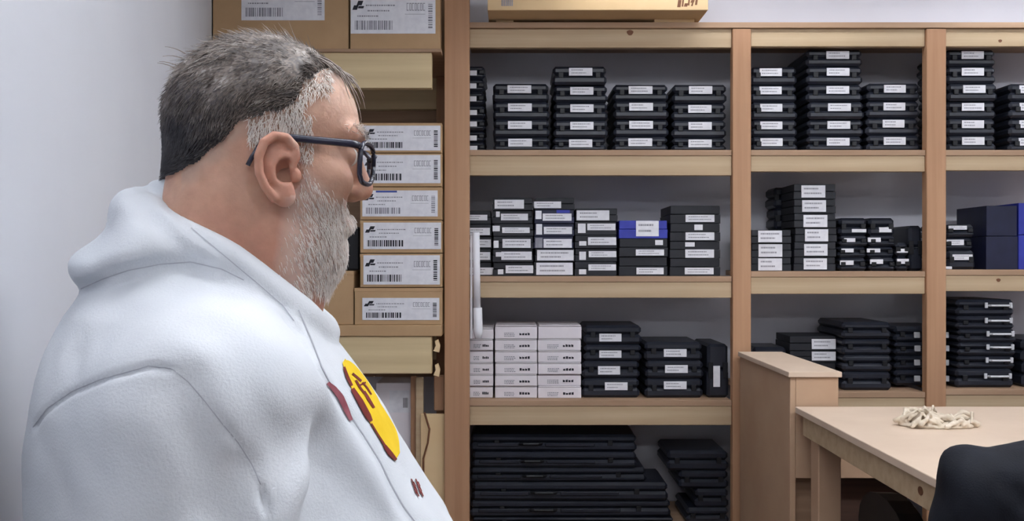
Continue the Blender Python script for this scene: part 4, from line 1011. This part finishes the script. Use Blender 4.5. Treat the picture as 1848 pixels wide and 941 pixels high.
mb = MB(); stroke([(60, 772), (85, 738), (130, 707), (180, 686), (230, 672), (268, 661), (310, 666), (340, 690), (370, 725), (400, 764), (430, 800), (455, 840), (470, 875)], 2.2, mb, .0005); mb.build('armhole_seam_shade', 'seam', hood_o, None, True)  # darker strip painting the shade in the armhole groove
mb = MB(); stroke([(538, 560), (560, 610), (580, 662), (602, 704), (632, 750), (660, 792), (685, 832), (705, 874), (725, 910), (750, 945)], 2.0, mb, .0005); mb.build('front_fold_shade', 'seam', hood_o, None, True)  # painted shadow line down the front fold
mb = MB(); stroke([(345, 412), (400, 458), (460, 508), (510, 552), (530, 580)], 1.8, mb, .0005); mb.build('collar_seam_shade', 'seam', hood_o, None, True)  # painted shadow line along the collar band
mb = MB(); stroke([(146, 522), (185, 504), (232, 488), (290, 477), (345, 473), (400, 486), (440, 506)], 2.0, mb, .0004); mb.build('hood_crease_shade', 'seam', hood_o, None, True)  # painted shade in the crease under the hood
# --- glasses
gl = empty('eyeglasses', tuple(h2w((.09, 0, .02)))); tag(gl, 'dark framed eyeglasses worn by the man', 'eyeglasses'); g0 = np.array(gl.location)
def gp(*p): return tuple(h2w(p) - g0)
for s in (-1, 1):
    ring = []
    for k in range(28):
        a = 2 * math.pi * k / 28; ca, sa = math.cos(a), math.sin(a); e = 2 / 3.0
        u = .0255 * math.copysign(abs(ca) ** e, ca); v = .0205 * math.copysign(abs(sa) ** e, sa)
        yy = .0395 - u; xx = .100 - (yy - .014) ** 1 * .42 - .10 * (.022 - v) * .6
        ring.append((xx, s * yy, .001 + v))
    MB().tube([gp(*q) for q in ring + ring[:1]], .0027, 8).build('rim', 'frame', gl, None, True)
    mb = MB(); cN = np.mean(ring, 0); 
    for q in ring: mb.v.append(gp(*q))
    for q in ring: mb.v.append(gp(q[0] - .0012, q[1], q[2]))
    n = len(ring); mb.f.append(tuple(range(n))); mb.f.append(tuple(range(2 * n - 1, n - 1, -1)))
    for i in range(n): mb.f.append((i, (i + 1) % n, n + (i + 1) % n, n + i))
    mb.build('lens', 'lens', gl)
    MB().tube([gp(.0785, s * .063, .016), gp(.074, s * .0705, .0165), gp(.066, s * .0745, .017), gp(.03, s * .0765, .0185), gp(.004, s * .0780, .0200), gp(-.008, s * .0770, .0195), gp(-.018, s * .0765, .013), gp(-.026, s * .0765, .000), gp(-.030, s * .0765, -.008)], [.0036, .0038, .0038, .0036, .0034, .0028, .0024, .0022, .0022], 8, 0.6).build('temple_arm', 'frame', gl, None, True)
MB().tube([gp(.099, -.0145, .009), gp(.102, -.006, .013), gp(.1025, 0, .0135), gp(.102, .006, .013), gp(.099, .0145, .009)], .0024, 8).build('bridge', 'frame', gl, None, True)

# ------------------------------------------------------------------ jacket over the near chair
def jacket(p):
    d = rot_ell(p, (1.13, 1.225, 0.985), (0.32, 0.085, 0.135), 0.24)
    d = smin(d, cap(p, (0.868, 1.21, 1.015), (0.872, 1.20, 0.93), .052, .056), .05)
    d = smin(d, cap(p, (1.00, 1.20, 0.96), (1.04, 1.18, 0.55), .075, .06), .05)
    d = smin(d, np.maximum(ell(p, (1.20, 1.21, 0.72), (0.23, .065, .35)), -9), .05)
    d = smin(d, cap(p, (1.34, 1.19, 1.02), (1.36, 1.17, 0.6), .07, .06), .05)
    d = smin(d, cap(p, (0.90, 1.21, 1.015), (1.30, 1.22, 1.085), .052, .06), .05)
    s = seg_dist(p, [(0.985, 1.13, 0.97), (1.02, 1.12, 0.80), (1.01, 1.12, 0.62)]); d = d + .018 * np.exp(-(s / .022) ** 2)
    s = seg_dist(p, [(1.12, 1.14, 1.02), (1.09, 1.14, 0.85), (1.10, 1.14, 0.65)]); d = d + .014 * np.exp(-(s / .025) ** 2)
    s = seg_dist(p, [(0.90, 1.14, 1.03), (0.99, 1.12, 0.95), (1.12, 1.12, 0.93)]); d = d + .010 * np.exp(-(s / .018) ** 2)
    s = seg_dist(p, [(1.20, 1.13, 1.08), (1.13, 1.12, 0.98), (1.05, 1.12, 0.86)]); d = d - .012 * np.exp(-(s / .02) ** 2)
    return d + .009 * vnoise(p, 13, 8) + .003 * vnoise(p, 30, 9)
jv, jf = polygonise(jacket, (.75, 1.02, .32), (1.52, 1.40, 1.20), .008)
JS = np.array([-0.03, 0.42, 0.0])
o = link('jacket', np_mesh('jacket', jv + JS, jf), 'jacket'); tag(o, 'dark navy jacket draped over a chair at the lower right corner', 'jacket')

# ------------------------------------------------------------------ crumpled cloth on the table
RC = np.array([WX(1690, 2.52), 2.52, TZ])
rs_ = np.random.default_rng(5); LOOPS = []
for k in range(44):
    a = rs_.uniform(0, 6.28); rr_ = math.sqrt(rs_.random()); th_ = rs_.uniform(0, 6.28); c_ = np.array([rr_ * .105 * math.cos(th_), rr_ * .055 * math.sin(th_), rs_.uniform(.006, .022)]); ln_ = rs_.uniform(.018, .045)
    dv = np.array([math.cos(a), math.sin(a) * .6, rs_.uniform(-.1, .1)]) * ln_
    LOOPS.append((c_ - dv, c_ + np.array([0, 0, rs_.uniform(.008, .034)]), c_ + dv, rs_.uniform(.0035, .007)))
def rag(p):
    d = ell(p, (0, 0, .004), (.105, .055, .012))
    for (a, b_, c_, r) in LOOPS: d = smin(d, chain(p, [a, b_, c_], [r, r * .9, r]), .002)
    d = d + .0035 * vnoise(p, 60, 12) + .002 * vnoise(p, 120, 13)
    return smax(d, .0006 - p[:, 2], .001)
rv, rf = polygonise(rag, (-.20, -.14, -.01), (.20, .14, .09), .0030)
o = link('crumpled_cloth', np_mesh('crumpled_cloth', rv, rf), 'rag', None, tuple(RC)); tag(o, 'crumpled cream cloth lying on the worktable', 'cloth')
from collections import Counter
for k, v in Counter(ALL).items():
    if v > 1 or not 4 <= len(k.split()) <= 16: print('LABEL?', v, len(k.split()), k)
